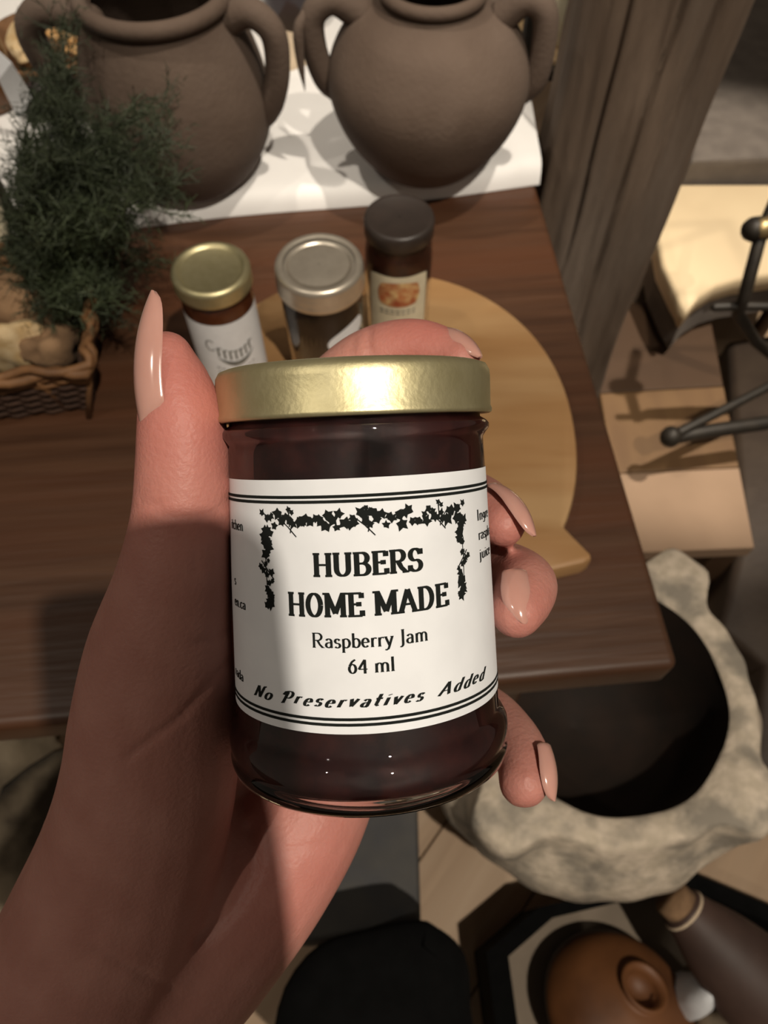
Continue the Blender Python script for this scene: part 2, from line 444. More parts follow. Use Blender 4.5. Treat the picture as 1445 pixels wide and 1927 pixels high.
# ------------------------------------------------------------------ stroke lettering
def E_(cx, cy, rx, ry, a0, a1, n=14): return ell(cx, cy, rx, ry, a0, a1, n)
GL = {}
def gl(ch, adv, strokes, serifs=()): GL[ch] = (adv, strokes, serifs)
X = 0.62
gl('H', .86, [[(.17, 0), (.17, 1)], [(.69, 0), (.69, 1)], [(.17, .5), (.69, .5)]], [(.17, 0), (.17, 1), (.69, 0), (.69, 1)])
gl('U', .84, [[(.17, 1), (.17, .3)] + E_(.42, .3, .25, .3, 180, 360) + [(.67, 1)]], [(.17, 1), (.67, 1)])
gl('B', .78, [[(.18, 0), (.18, 1)], [(.18, 1), (.40, 1)] + E_(.40, .76, .22, .24, 90, -90) + [(.18, .52)], [(.40, .52)] + E_(.42, .26, .25, .26, 90, -90) + [(.18, 0)]], [(.18, 0), (.18, 1)])
gl('E', .74, [[(.18, 0), (.18, 1)], [(.18, 1), (.62, 1)], [(.18, .52), (.50, .52)], [(.18, 0), (.64, 0)], [(.62, 1.02), (.62, .78)], [(.64, -.02), (.64, .24)], [(.50, .62), (.50, .42)]], [(.18, 0), (.18, 1)])
gl('R', .84, [[(.18, 0), (.18, 1)], [(.18, 1), (.42, 1)] + E_(.42, .75, .23, .25, 90, -90) + [(.18, .5)], [(.40, .5), (.54, .2), (.72, 0)]], [(.18, 0), (.18, 1), (.72, 0)])
gl('S', .68, [[(.56, .76)] + E_(.33, .74, .22, .26, 25, 265, 16) + E_(.33, .25, .25, .25, 80, -155, 16) + [(.10, .22)], [(.58, 1), (.58, .74)], [(.09, 0), (.09, .28)]])
gl('O', .84, [E_(.42, .5, .29, .5, 0, 360, 28)])
gl('M', 1.02, [[(.17, 0), (.17, 1)], [(.85, 0), (.85, 1)], [(.17, 1), (.51, .12)], [(.51, .12), (.85, 1)]], [(.17, 0), (.85, 0), (.12, 1), (.90, 1)])
gl('A', .86, [[(.12, 0), (.43, 1)], [(.43, 1), (.74, 0)], [(.24, .34), (.62, .34)]], [(.12, 0), (.74, 0)])
gl('D', .84, [[(.18, 0), (.18, 1)], [(.18, 1), (.36, 1)] + E_(.36, .5, .33, .5, 90, -90, 20) + [(.18, 0)]], [(.18, 0), (.18, 1)])
gl('J', .46, [[(.28, 1), (.28, .05)] + E_(.14, .02, .14, .2, 0, -110, 8)], [(.28, 1)])
gl('I', .36, [[(.18, 0), (.18, 1)]], [(.18, 0), (.18, 1)])
gl('a', .54, [[(.10, .50)] + E_(.25, .45, .15, .17, 150, 0, 8) + [(.40, .06), (.46, 0)], [(.40, .36)] + E_(.24, .18, .16, .17, 90, 300, 12) + [(.40, .12)]])
gl('s', .44, [[(.35, .5)] + E_(.22, .46, .13, .15, 20, 260, 12) + E_(.22, .155, .15, .155, 80, -150, 12)])
gl('p', .58, [[(.14, X), (.14, -.32)], E_(.29, .31, .21, .31, 150, -150, 18)], [(.14, -.32)])
gl('b', .58, [[(.14, 1), (.14, 0)], E_(.30, .31, .20, .31, 150, -150, 18)])
gl('e', .52, [[(.10, .33), (.42, .33)] + E_(.26, .31, .18, .31, 5, 320, 18)])
gl('r', .42, [[(.14, X), (.14, 0)], [(.14, .42)] + E_(.30, .40, .15, .20, 160, 50, 6)], [(.14, 0)])
gl('y', .54, [[(.08, X), (.29, .02)], [(.48, X), (.24, -.2), (.12, -.30), (.04, -.26)]], [(.08, X), (.46, X)])
gl('m', .90, [[(.14, X), (.14, 0)], [(.14, .42)] + E_(.30, .42, .15, .2, 165, 0, 8) + [(.45, 0)], [(.45, .42)] + E_(.61, .42, .15, .2, 165, 0, 8) + [(.76, 0)]], [(.14, 0), (.45, 0), (.76, 0)])
gl('n', .60, [[(.14, X), (.14, 0)], [(.14, .42)] + E_(.30, .42, .16, .2, 165, 0, 8) + [(.46, 0)]], [(.14, 0), (.46, 0)])
gl('h', .60, [[(.14, 1), (.14, 0)], [(.14, .42)] + E_(.30, .42, .16, .2, 165, 0, 8) + [(.46, 0)]], [(.14, 0), (.46, 0)])
gl('l', .28, [[(.14, 1), (.14, 0)]], [(.14, 0)])
gl('i', .28, [[(.14, X), (.14, 0)], [(.13, .86), (.15, .80)]], [(.14, 0)])
gl('t', .38, [[(.17, .95), (.17, .12), (.24, .01), (.34, .06)], [(.0, X), (.38, X)], [(.0, X - .06), (.38, X - .06)]])
gl('v', .52, [[(.07, X), (.26, 0)], [(.26, 0), (.46, X)]], [(.07, X), (.46, X)])
gl('o', .56, [E_(.28, .31, .20, .31, 0, 360, 22)])
gl('d', .58, [[(.44, 1), (.44, .08), (.50, 0)], E_(.28, .31, .19, .31, 30, 330, 18)])
gl('c', .48, [E_(.27, .31, .19, .31, 40, 320, 16)])
gl('k', .54, [[(.14, 1), (.14, 0)], [(.44, X), (.15, .28)], [(.24, .36), (.48, 0)]])
gl('g', .54, [E_(.26, .36, .17, .24, 0, 360, 18), [(.42, .58), (.43, -.12)] + E_(.26, -.14, .17, .16, 0, -150, 8)])
gl('u', .60, [[(.14, X), (.14, .2)] + E_(.29, .2, .15, .2, 180, 340, 8), [(.45, X), (.45, 0)]])
gl('j', .30, [[(.16, X), (.16, -.14)] + E_(.06, -.16, .10, .14, 0, -110, 6), [(.15, .86), (.17, .80)]])
gl('.', .24, [[(.10, .08), (.14, 0)]])
gl('6', .56, [[(.44, .95), (.26, .80), (.13, .50)] + E_(.28, .31, .18, .31, 150, -210, 22)])
gl('4', .60, [[(.40, -.05), (.40, .92)], [(.40, .92), (.06, .26)], [(.06, .26), (.54, .26)]])
gl('N', .86, [[(.18, 0), (.20, 1)], [(.20, 1), (.62, 0)], [(.62, 0), (.66, 1), (.80, 1.06)], [(.18, 0), (.05, .02)]])
gl('P', .74, [[(.22, -.05), (.26, .95)], [(.02, .66), (.08, .92), (.30, 1.02)] + E_(.40, .72, .24, .30, 90, -110, 12), [(.22, -.05), (.08, -.02)]])
def strip(path, thick, thin, out):
    """pen stroke: thick when the pen moves up and down, thin when it moves sideways"""
    P = [np.array(p, float) for p in path]
    Q = [P[0]]
    for a, b in zip(P[:-1], P[1:]):
        n = max(1, int(np.linalg.norm(b - a) / 0.16))
        for k in range(1, n + 1): Q.append(a + (b - a) * k / n)
    L = []; Rr = []
    for i in range(len(Q)):
        t = Q[min(i + 1, len(Q) - 1)] - Q[max(i - 1, 0)]; l = np.linalg.norm(t) + 1e-9; t = t / l
        w = 0.5 * (thin + (thick - thin) * abs(t[1]) ** 1.3)
        nn = np.array((-t[1], t[0])); L.append(Q[i] + nn * w); Rr.append(Q[i] - nn * w)
    for i in range(len(Q) - 1): out.append((L[i], Rr[i], Rr[i + 1], L[i + 1]))
def text_quads(txt, x0, x1, y, size, thick, thin, serif=0.0, sth=.07, slant=0.0, track=0.0, jit=0.0, seed=1, arc=0.0):
    """flat quads for a line of text fitted between x0 and x1 on the baseline y"""
    rr = random.Random(seed)
    adv = []; x = 0
    for ch in txt:
        adv.append(x); x += (0.30 if ch == ' ' else GL[ch][0]) + track
    sx = (x1 - x0) / max(x - track, .01)
    res = []
    for ch, ax in zip(txt, adv):
        if ch == ' ': continue
        q = []
        for s in GL[ch][1]: strip(s, thick, thin, q)
        for (px, py) in GL[ch][2]:
            if serif: q.append((np.array((px - serif, py - sth / 2)), np.array((px + serif, py - sth / 2)), np.array((px + serif, py + sth / 2)), np.array((px - serif, py + sth / 2))))
        dy = rr.uniform(-jit, jit)
        for c in q:
            res.append([(x0 + (ax + p[0] + slant * p[1]) * sx, y + (p[1] + dy) * size + arc * ((x0 + ax * sx) / 20) ** 2) for p in c])
    return res
def leaf_poly(x, y, s, a, rr):
    out = []
    for k in range(10):
        t = a + 2 * math.pi * k / 10
        r = s * ((1.0 if k in (0,) else .95 if k in (2, 8) else .85 if k in (4, 6) else .55) * rr.uniform(.8, 1.15))
        out.append((x + r * math.cos(t), y + r * math.sin(t)))
    return out
def leaf_tris(x, y, s, a, rr):
    p = leaf_poly(x, y, s, a, rr)
    return [[(x, y), p[k], p[(k + 1) % 10]] for k in range(10)]

# ------------------------------------------------------------------ held jam jar
JP = Vector((-5.044, 7.852, 142.99)); JA = Vector((-.043, 1, -.105)).normalized()
def make_held_jar():
    o_w = cw(*JP)
    axw = (cw(*(JP + JA)) - o_w).normalized()
    ef = Vector((0, 0, -1)); ef = (ef - JA * ef.dot(JA)).normalized()
    efw = (cw(*(JP + ef)) - o_w).normalized()
    esw = efw.cross(axw) * -1
    if esw.dot(CR) < 0: esw = -esw
    # local frame: z along the jar, -y towards the viewer, x to the right
    M = Matrix((esw, -efw, axw)).transposed().to_4x4()
    root = empty('jam_jar', (0, 0, 0))
    tag(root, 'small glass jar of dark raspberry jam with gold lid, held in the hand', 'jar')
    base = o_w + axw * (-0.056)
    M.translation = base
    root.matrix_world = M
    Z = lambda h: (h + 56.0) * 0.001
    mm = lambda prof: [(r * .001, Z(h)) for r, h in prof]
    outer = [(0.2, -54.2), (14, -54.4), (20, -55.2), (23.5, -56), (25.2, -55.7), (26.2, -54.8), (26.75, -53.4), (26.8, -52.4), (26.45, -51.6), (26.75, -50.8), (26.9, -49.4), (26.75, -47.9), (26.1, -46.7), (25.4, -46.0), (25.2, -45), (25.16, -41.5),
             (24.6, -20), (24.0, 0), (23.85, 4.0), (23.8, 5.6), (24.4, 6.4), (24.95, 7.2), (24.95, 8.0), (24.4, 8.7), (23.4, 9.2), (23.2, 10.2), (23.2, 17.0)]
    inner = [(22.0, 17.0), (22.0, 9.0), (22.3, 4), (22.6, 0), (23.2, -20), (23.7, -41), (24.0, -46), (25.0, -49.5), (25.2, -52.5), (22.5, -53.6), (15, -53.7), (0.2, -53.7)]
    gj = mesh_obj('glass', *lathe(mm(outer + inner), 128), 'glass', root)
    jam = [(0.2, -53.65), (15, -53.65), (22.6, -53.55), (25.3, -52.5), (25.1, -49.5), (24.1, -46), (23.8, -41), (23.3, -20), (22.7, 0), (22.4, 4), (22.1, 9.0), (22.1, 13.0), (0.2, 13.0)]
    mesh_obj('jam', *lathe(mm(jam), 96), 'jam', root)
    lid = [(0.2, 17.3), (19.0, 17.3), (20.5, 17.6), (22.0, 18.6), (23.6, 19.0), (24.7, 18.6), (25.25, 17.6), (25.35, 16.4), (25.3, 11.2), (25.55, 10.6), (25.5, 10.0), (25.0, 9.75), (24.6, 10.1), (24.6, 16.6), (0.2, 16.6)]
    mesh_obj('lid', *lathe(mm(lid), 128), 'gold_lid', root)
    # label wrapped round the glass
    def RR(h): return (24.0 + 1.162 / 41.475 * (-h)) * 0.001
    def on(s, h, off):
        a = s / 24.5; r = RR(h) + off
        return (r * math.sin(a), -r * math.cos(a), Z(h))
    v = []; f = []; NA, NH = 96, 10
    a0, a1 = -62.0, 66.0
    for off in (0.00008, 0.0):
        for j in range(NH + 1):
            for i in range(NA + 1):
                v.append(on(a0 + (a1 - a0) * i / NA, -41.475 * j / NH, off))
    n = (NA + 1) * (NH + 1)
    for j in range(NH):
        for i in range(NA):
            a = j * (NA + 1) + i
            f.append((a, a + NA + 1, a + NA + 2, a + 1)); f.append((n + a, n + a + 1, n + a + NA + 2, n + a + NA + 1))
    lab = mesh_obj('label', v, f, 'paper', root)
    lab['label'] = 'white paper label printed in black'
    def prt(name, polys, off=0.00017):
        g = G()
        for q in polys: g.add([on(p[0], p[1], off) for p in q], [tuple(range(len(q)))])
        o = g.obj(name, 'ink', lab, False); return o
    rect = lambda s0, s1, h0, h1, n=60: [[(s0 + (s1 - s0) * k / n, h0), (s0 + (s1 - s0) * (k + 1) / n, h0), (s0 + (s1 - s0) * (k + 1) / n, h1), (s0 + (s1 - s0) * k / n, h1)] for k in range(n)]
    for h0, h1 in ((-3.05, -2.55), (-3.85, -3.35), (-39.25, -38.75), (-40.15, -39.65)): prt('ruled_line', rect(-60, 64, h0, h1))
    prt('brand_lettering', text_quads('HUBERS', -7.2, 11.0, -15.45, 3.55, .23, .10, .15, .10, seed=3, jit=.01))
    prt('brand_lettering', text_quads('HOME', -12.0, .95, -22.0, 3.65, .23, .10, .15, .10, seed=4, jit=.01) + text_quads('MADE', 2.4, 15.8, -22.0, 3.65, .23, .10, .15, .10, seed=5, jit=.01))
    prt('product_lettering', text_quads('Raspberry Jam', -8.0, 11.3, -27.15, 2.35, .15, .075, .10, .05))
    prt('volume_lettering', text_quads('64 ml', -2.2, 5.4, -31.35, 2.35, .15, .075, .10, .05))
    prt('slogan_lettering', text_quads('No', -21.3, -16.6, -37.1, 2.0, .20, .075, slant=.42, jit=.04, track=.10, seed=7) + text_quads('Preservatives', -14.4, 9.6, -36.9, 2.0, .22, .075, slant=.42, jit=.05, track=.20, seed=8)
        + text_quads('Added', 12.3, 24.2, -36.9, 2.0, .20, .075, slant=.42, jit=.04, track=.14, seed=9))
    prt('side_lettering', text_quads('itchen', -29.0, -22.8, -8.8, 1.75, .15, .07, .08, .05) + text_quads('s', -28.2, -27.2, -18.8, 1.75, .15, .07, .08, .05)
        + text_quads('en.ca', -28.6, -22.9, -22.6, 1.75, .15, .07, .08, .05) + text_quads('nada', -30.6, -25.0, -35.9, 1.75, .15, .07, .08, .05))
    prt('side_lettering', text_quads('Ingre', 25.0, 32.2, -9.0, 1.85, .15, .07, .08, .05) + text_quads('raspbe', 25.2, 33.6, -12.4, 1.85, .15, .07, .08, .05) + text_quads('juice', 25.2, 32.0, -15.8, 1.85, .15, .07, .08, .05))
    # ivy border: a garland over the name, hanging down on both sides
    rr = random.Random(12); polys = []
    def garland(p0, p1, n, spread, size):
        for k in range(n):
            t = (k + rr.uniform(-.3, .3)) / (n - 1)
            x = p0[0] + (p1[0] - p0[0]) * t + rr.uniform(-spread[0], spread[0]); y = p0[1] + (p1[1] - p0[1]) * t + rr.uniform(-spread[1], spread[1])
            polys.extend(leaf_tris(x, y, size * rr.uniform(.65, 1.2), rr.uniform(0, 6.28), rr))
    def stem(path, w):
        q = []; strip(path, w, w * .7, q); polys.extend([[tuple(p) for p in c] for c in q])
    garland((-15.2, -6.6), (18.8, -6.6), 56, (.35, 1.2), 1.1)
    garland((-16.3, -8.0), (-16.0, -12.0), 13, (1.0, .3), 1.1)
    garland((19.8, -8.0), (19.5, -12.0), 13, (1.0, .3), 1.1)
    garland((-15.9, -18.0), (-15.8, -21.0), 9, (.7, .3), 1.0)
    garland((19.3, -18.0), (19.3, -21.0), 9, (.7, .3), 1.0)
    garland((-16.6, -13.3), (-15.8, -16.8), 8, (1.0, .3), .75)
    garland((20.0, -13.3), (19.2, -16.8), 8, (1.0, .3), .75)
    for cx in (-11.2, 1.9, 14.6):
        polys.extend(leaf_tris(cx, -4.75, .62, rr.uniform(0, 6), rr)); polys.extend(leaf_tris(cx + .6, -5.2, .6, rr.uniform(0, 6), rr))
        stem([(cx - 1.9, -6.2), (cx - .2, -7.6), (cx + 1.3, -9.2)], .22); stem([(cx + 1.9, -6.0), (cx + .4, -7.6), (cx + .2, -8.6)], .20); stem([(cx, -4.9), (cx + .1, -7.6)], .22)
    for s, cx in ((1, -16.2), (-1, 19.6)):
        stem([(cx - s * 1.3, -13.4), (cx + s * .2, -15.0), (cx + s * 1.5, -16.4)], .24); stem([(cx, -9), (cx - s * .3, -14.0), (cx, -21)], .16)
        polys.extend(leaf_tris(cx - s * 1.6, -14.4, .75, 2.0, rr)); polys.extend(leaf_tris(cx - s * .8, -5.4, .8, 1.0, rr)); polys.extend(leaf_tris(cx + s * .4, -6.2, .9, 1.0, rr))
    prt('ivy_border', polys, 0.00016)
    return root
make_held_jar()

# ------------------------------------------------------------------ hand
def chain(pts, sub=6):
    c = crom(pts, sub)
    return [pd(p[0], p[1], p[2]) for p in c], [p[3] * .001 for p in c]
THUMB = [(316, 672, 134, 4.7), (329, 722, 134.5, 6.5), (342, 795, 135, 7.9), (344, 880, 136, 8.4), (340, 985, 138, 9.1), (325, 1100, 142, 11.0), (302, 1230, 148, 14.3), (292, 1350, 153, 16.6),
         (285, 1450, 157, 17.9), (262, 1560, 161, 19.0), (215, 1700, 165, 21), (120, 1890, 168, 22), (-10, 2110, 170, 23), (-260, 2520, 168, 26), (-560, 3000, 162, 30)]
HYPO = [(130, 2030, 176, 20), (335, 1846, 175, 17.5), (415, 1749, 176, 17.4), (495, 1639, 178, 17.2), (572, 1522, 181, 15.8), (625, 1420, 186, 13.0), (640, 1330, 190, 10)]
INDEX = [(300, 1500, 176, 17), (400, 1150, 181, 12.5), (455, 930, 183, 9.8), (520, 825, 182, 8.6), (605, 752, 179, 7.9), (690, 680, 177, 7.4), (775, 659, 175, 7.3), (838, 670, 171, 6.2), (864, 680, 168, 5.0)]
MIDDLE = [(330, 1550, 178, 17), (450, 1200, 188, 12), (540, 1040, 192, 9.5), (680, 945, 195, 8.6), (810, 925, 188, 8.0), (885, 945, 173, 7.4), (924, 966, 161, 6.3), (946, 986, 155, 4.9)]
RING = [(360, 1600, 180, 16), (500, 1300, 190, 12), (600, 1160, 195, 9.2), (740, 1080, 196, 8.4), (870, 1060, 186, 7.6), (946, 1072, 170, 6.7), (988, 1098, 156, 6.5), (982, 1128, 149, 6.1), (972, 1152, 145, 5.2)]
PINKY = [(400, 1640, 181, 15), (560, 1430, 191, 11), (680, 1350, 196, 8.2), (800, 1325, 195, 7.4), (900, 1335, 186, 6.9), (958, 1385, 174, 6.5), (985, 1435, 165, 6.1), (985, 1472, 160, 5.4)]
CREASES = [  # polylines in the palm and thumb skin: points (u, v), depth mm, width px
    ([(432, 1240), (400, 1280), (340, 1350), (240, 1425)], .55, 7), ([(436, 1180), (400, 1205), (370, 1208)], .35, 6), ([(300, 965), (350, 978), (400, 968), (430, 945)], .40, 6),
    ([(265, 945), (300, 952)], .3, 6), ([(470, 1560), (478, 1640), (440, 1710), (370, 1775)], 0.9, 13), ([(330, 990), (365, 1040), (372, 1075)], .25, 9),
    ([(540, 1600), (600, 1590), (640, 1600)], .25, 7), ([(696, 612), (693, 640), (697, 668)], .6, 6), ([(665, 640), (662, 672)], .35, 5), ([(180, 1790), (260, 1830), (330, 1870)], .4, 8)]
def make_hand():
    g = G()
    for ch in (THUMB, HYPO, INDEX, MIDDLE, RING, PINKY):
        p, r = chain(ch); g.add(*tube(p, r, 20, 'round'))
    # web and palm filling
    for ch in ([(340, 1080, 146, 10), (390, 1120, 165, 10), (430, 1080, 182, 9)], [(300, 1300, 160, 15), (400, 1400, 180, 14), (520, 1420, 190, 12)], [(250, 1650, 168, 19), (400, 1600, 178, 17), (520, 1500, 188, 13)],
               [(170, 1880, 171, 20), (330, 1760, 174, 18), (450, 1600, 178, 16)]):
        p, r = chain(ch); g.add(*tube(p, r, 16, 'round'))
    tmp = g.obj('tmp_hand', 'skin')
    rm = tmp.modifiers.new('r', 'REMESH'); rm.mode = 'VOXEL'; rm.voxel_size = 0.0010; rm.adaptivity = 0
    sm = tmp.modifiers.new('s', 'SMOOTH'); sm.factor = 0.5; sm.iterations = 9
    dg = bpy.context.evaluated_depsgraph_get()
    me = bpy.data.meshes.new_from_object(tmp.evaluated_get(dg))
    bpy.data.objects.remove(tmp)
    n = len(me.vertices)
    co = np.empty(n * 3); me.vertices.foreach_get('co', co); co = co.reshape(-1, 3)
    no = np.empty(n * 3); me.vertices.foreach_get('normal', no); no = no.reshape(-1, 3)
    Rm = np.array([CR, CU, CF]); loc = (co - np.array(CAM_POS)) @ Rm.T
    u = 722.5 + FPX * loc[:, 0] / loc[:, 2]; v = 963.5 - FPX * loc[:, 1] / loc[:, 2]
    view = (np.array(CAM_POS) - co); view /= np.linalg.norm(view, axis=1)[:, None]
    facing = np.clip((no * view).sum(1) * 1.5, 0, 1)
    disp = np.zeros(n)
    for path, dep, w in CREASES:
        dmin = np.full(n, 1e9)
        for (a, b) in zip(path[:-1], path[1:]):
            ax, ay = a; bx, by = b; dx, dy = bx - ax, by - ay
            t = np.clip(((u - ax) * dx + (v - ay) * dy) / (dx * dx + dy * dy), 0, 1)
            dmin = np.minimum(dmin, np.hypot(u - ax - t * dx, v - ay - t * dy))
        disp += dep * 0.001 * np.exp(-(dmin / w) ** 2)
    co2 = co - no * (disp * facing)[:, None]
    me.vertices.foreach_set('co', co2.ravel())
    bl = np.zeros(n)
    for (cu_, cv_, d_, rad, s) in ((360, 760, 134, 20, .85), (345, 900, 134, 14, .55), (980, 1165, 146, 9, .6), (945, 1000, 155, 10, .6), (985, 1490, 160, 9, .5), (800, 640, 172, 14, .8), (600, 1640, 165, 22, .55), (420, 1330, 150, 14, .15)):
        c = np.array(pd(cu_, cv_, d_)); bl = np.maximum(bl, s * np.exp(-(np.linalg.norm(co - c, axis=1) / (rad * .001)) ** 2))
    at_ = me.attributes.new('blush', 'FLOAT', 'POINT'); at_.data.foreach_set('value', bl.astype(np.float32))
    me.polygons.foreach_set('use_smooth', [True] * len(me.polygons))
    if not me.materials: me.materials.append(MATS['skin'])
    me.name = 'hand'
    root = empty('person', pd(-560, 3000, 162)); tag(root, 'left hand with long nude painted nails gripping the held jam jar', 'person')
    inv = Matrix.Translation(-root.location)
    me.transform(inv); me.update()
    h = link('hand', me, root)
    # nails
    def nail(base, mid, tip, normal, W, curve=0.55, point=0.55, lab=None):
        b, m_, t_ = [pd(*p) for p in (base, mid, tip)]
        nrm = (CR * normal[0] + CU * normal[1] + CF * normal[2]).normalized()
        NU, NV = 22, 12; top_ = []; bot = []
        for i in range(NU + 1):
            s = i / NU
            p = b * ((1 - s) * (1 - 2 * s)) + m_ * (4 * s * (1 - s)) + t_ * (s * (2 * s - 1))
            d = (b * (4 * s - 3) + m_ * (4 - 8 * s) + t_ * (4 * s - 1)).normalized()
            nn = (nrm - d * nrm.dot(d)).normalized(); sd = d.cross(nn)
            w = W * .001 * (min(1, (s / .12) ** .5) if s < .12 else 1.0)
            if s > point: w *= math.sqrt(max(0.02, 1 - ((s - point) / (1 - point)) ** 2.2)) * (1 - .12 * (s - point) / (1 - point))
            for j in range(NV + 1):
                q = -1 + 2 * j / NV
                a = q * 1.15
                off = sd * (w * math.sin(a) / math.sin(1.15)) - nn * (w * curve * (1 - math.cos(a)) / (1 - math.cos(1.15)))
                top_.append(p + off - root.location); bot.append(p + off - nn * .0005 - root.location)
        v = top_ + bot; k = len(top_); f = []
        for i in range(NU):
            for j in range(NV):
                a = i * (NV + 1) + j; f.append((a, a + 1, a + NV + 2, a + NV + 1)); f.append((k + a, k + a + NV + 1, k + a + NV + 2, k + a + 1))
        for i in range(NU):
            for j in (0, NV):
                a = i * (NV + 1) + j; f.append((a, a + NV + 1, k + a + NV + 1, k + a))
        for j in range(NV):
            for i in (0, NU):
                a = i * (NV + 1) + j; f.append((a, k + a, k + a + 1, a + 1))
        o = mesh_obj('fingernail', v, f, 'nail', root)
        bm = bmesh.new(); bm.from_mesh(o.data); bmesh.ops.recalc_face_normals(bm, faces=bm.faces); bm.to_mesh(o.data); bm.free()
        auto_smooth(o, 50)
    nail((264, 802, 130.4), (252, 668, 130.0), (284, 546, 131.5), (-.91, .02, -.42), 4.7, .75, .50)
    nail((936, 912, 160), (981, 940, 153), (1009, 1008, 149), (.75, .55, -.36), 3.6)
    nail((997, 1076, 148), (996, 1120, 142.0), (987, 1174, 140), (.40, .12, -.91), 4.5, .6, .40)
    nail((1036, 1402, 163), (1047, 1450, 158), (1045, 1508, 156), (.85, .10, -.50), 3.4, .6, .5)
    nail((826, 616, 173), (873, 626, 168), (906, 670, 163), (.40, .86, -.30), 3.8, .6, .45)
make_hand()

# ------------------------------------------------------------------ jars on the board
def jar_root(name, label, x, y, rz=0.0):
    r = empty(name, (x, y, BZ + 0.0004), (0, 0, rz)); tag(r, label, 'jar'); return r
def wrap_label(root, name, R, z0, z1, a0, a1, m, off=.0002, shape=None, na=36, nz=12):
    """paper wrapped on a cylinder; shape(s, t) in -1..1 keeps or drops cells"""
    v = []; f = []
    for j in range(nz + 1):
        for i in range(na + 1):
            s = -1 + 2 * i / na; t = -1 + 2 * j / nz
            if shape: s2, t2 = shape(s, t)
            else: s2, t2 = s, t
            a = math.radians(a0 + (a1 - a0) * (s2 + 1) / 2); z = z0 + (z1 - z0) * (t2 + 1) / 2
            v.append(((R + off) * math.sin(a), -(R + off) * math.cos(a), z))
    for j in range(nz):
        for i in range(na):
            a = j * (na + 1) + i; f.append((a, a + 1, a + na + 2, a + na + 1))
    return mesh_obj(name, v, f, m, root)
def squircle(s, t):
    # square to rounded shape
    k = 0.62
    return s * math.sqrt(1 - k * t * t / 2), t * math.sqrt(1 - k * s * s / 2)
def wrap_polys(root, name, R, polys, m, off):
    g = G()
    for q in polys: g.add([((R + off) * math.sin(p[0] / R), -(R + off) * math.cos(p[0] / R), p[1]) for p in q], [tuple(range(len(q)))])
    return g.obj(name, m, root, False)
def make_gold_jar():
    r = jar_root('preserve_jar', 'glass jar of amber preserve with gold lid and white printed label, on the board', -0.1135, 0.384, math.radians(18))
    R = .0245
    outer = [(.0005, .002), (.020, .001), (R - .001, .003), (R, .007), (R, .078), (.0235, .086), (.0215, .0905), (.0215, .1015)]
    mesh_obj('glass', *lathe(outer + [(p[0] - .0016 if p[0] > .003 else p[0], p[1] + (.002 if p[1] < .01 else -.0005)) for p in outer[::-1]], 64), 'glass', r)
    mesh_obj('preserve', *lathe([(.0005, .0045), (.0205, .0045), (R - .0018, .008), (R - .0015, .078), (.0221, .086), (.0203, .0905), (.0203, .097), (.0005, .097)], 48), 'amber_preserve', r)
    mesh_obj('lid', *lathe([(.0005, .1025), (.0195, .1025), (.0205, .1030), (.0218, .1048), (.0236, .1048), (.0255, .1036), (.0262, .1015), (.0258, .0985), (.0262, .0955), (.0262, .0925), (.0255, .0915), (.0245, .0915), (.0245, .1010), (.0005, .1015)], 72), 'gold_lid', r)
    lab = wrap_label(r, 'label', R, .010, .0765, -170, 170, 'paper')
    pol = []
    q = []
    strip([(x * .001, (.038 + .0022 * ((x - 2) / 15) ** 2 * 3.2) * 1.0) for x in range(-13, 18)], .0001, .0001, q)
    cres = []
    for k in range(24):
        x0 = -11 + 27 * k / 24; x1 = -11 + 27 * (k + 1) / 24
        c = lambda x: (40 + 6.5 * ((x - 2.5) / 14) ** 2, 4.3 * max(0, 1 - ((x - 2.5) / 13.6) ** 2) ** .8)
        (y0, h0), (y1, h1) = c(x0), c(x1)
        cres.append([(x0 * .001, (y0 - h0) * .001), (x1 * .001, (y1 - h1) * .001), (x1 * .001, y1 * .001), (x0 * .001, y0 * .001)])
    wrap_polys(lab, 'swoosh_print', R, cres, 'ink_grey', .0005)
    bars = []
    for k, (x, h) in enumerate(((-14, 9), (-9.4, 9), (-5.6, 9), (-1.8, 9), (2.0, 9), (5.8, 9), (9.6, 9), (13.2, 9))):
        y = 42 + 6.5 * ((x - 2.5) / 14) ** 2
        if k == 0:
            qq = []; strip([(a_ * .001, b_ * .001) for a_, b_ in ell(x, y + 6, 3.0, 5.0, 40, 320, 14)], .0010, .0006, qq); bars += [[tuple(p) for p in c] for c in qq]
        else:
            bars.append([((x - .7) * .001, y * .001), ((x + .7) * .001, y * .001), ((x + .7) * .001, (y + h) * .001), ((x - .7) * .001, (y + h) * .001)])
            bars.append([((x - .7) * .001, (y + h - 1.5) * .001), ((x + 2.6) * .001, (y + h - 1.5) * .001), ((x + 2.6) * .001, (y + h - .4) * .001), ((x - .7) * .001, (y + h - .4) * .001)])
    wrap_polys(lab, 'name_print', R, bars, 'ink_grey', .0005)
    small = []
    rr = random.Random(2)
    for row in range(3):
        for k in range(9):
            x = -12 + 3.2 * k; y = 31 - 4.5 * row + 6.5 * ((x - 2.5) / 14) ** 2 * .5
            w = rr.uniform(.6, 1.3); small.append([((x - w) * .001, y * .001), ((x + w) * .001, y * .001), ((x + w) * .001, (y + .9) * .001), ((x - w) * .001, (y + .9) * .001)])
    wrap_polys(lab, 'small_print', R, small, 'ink_grey', .0005)
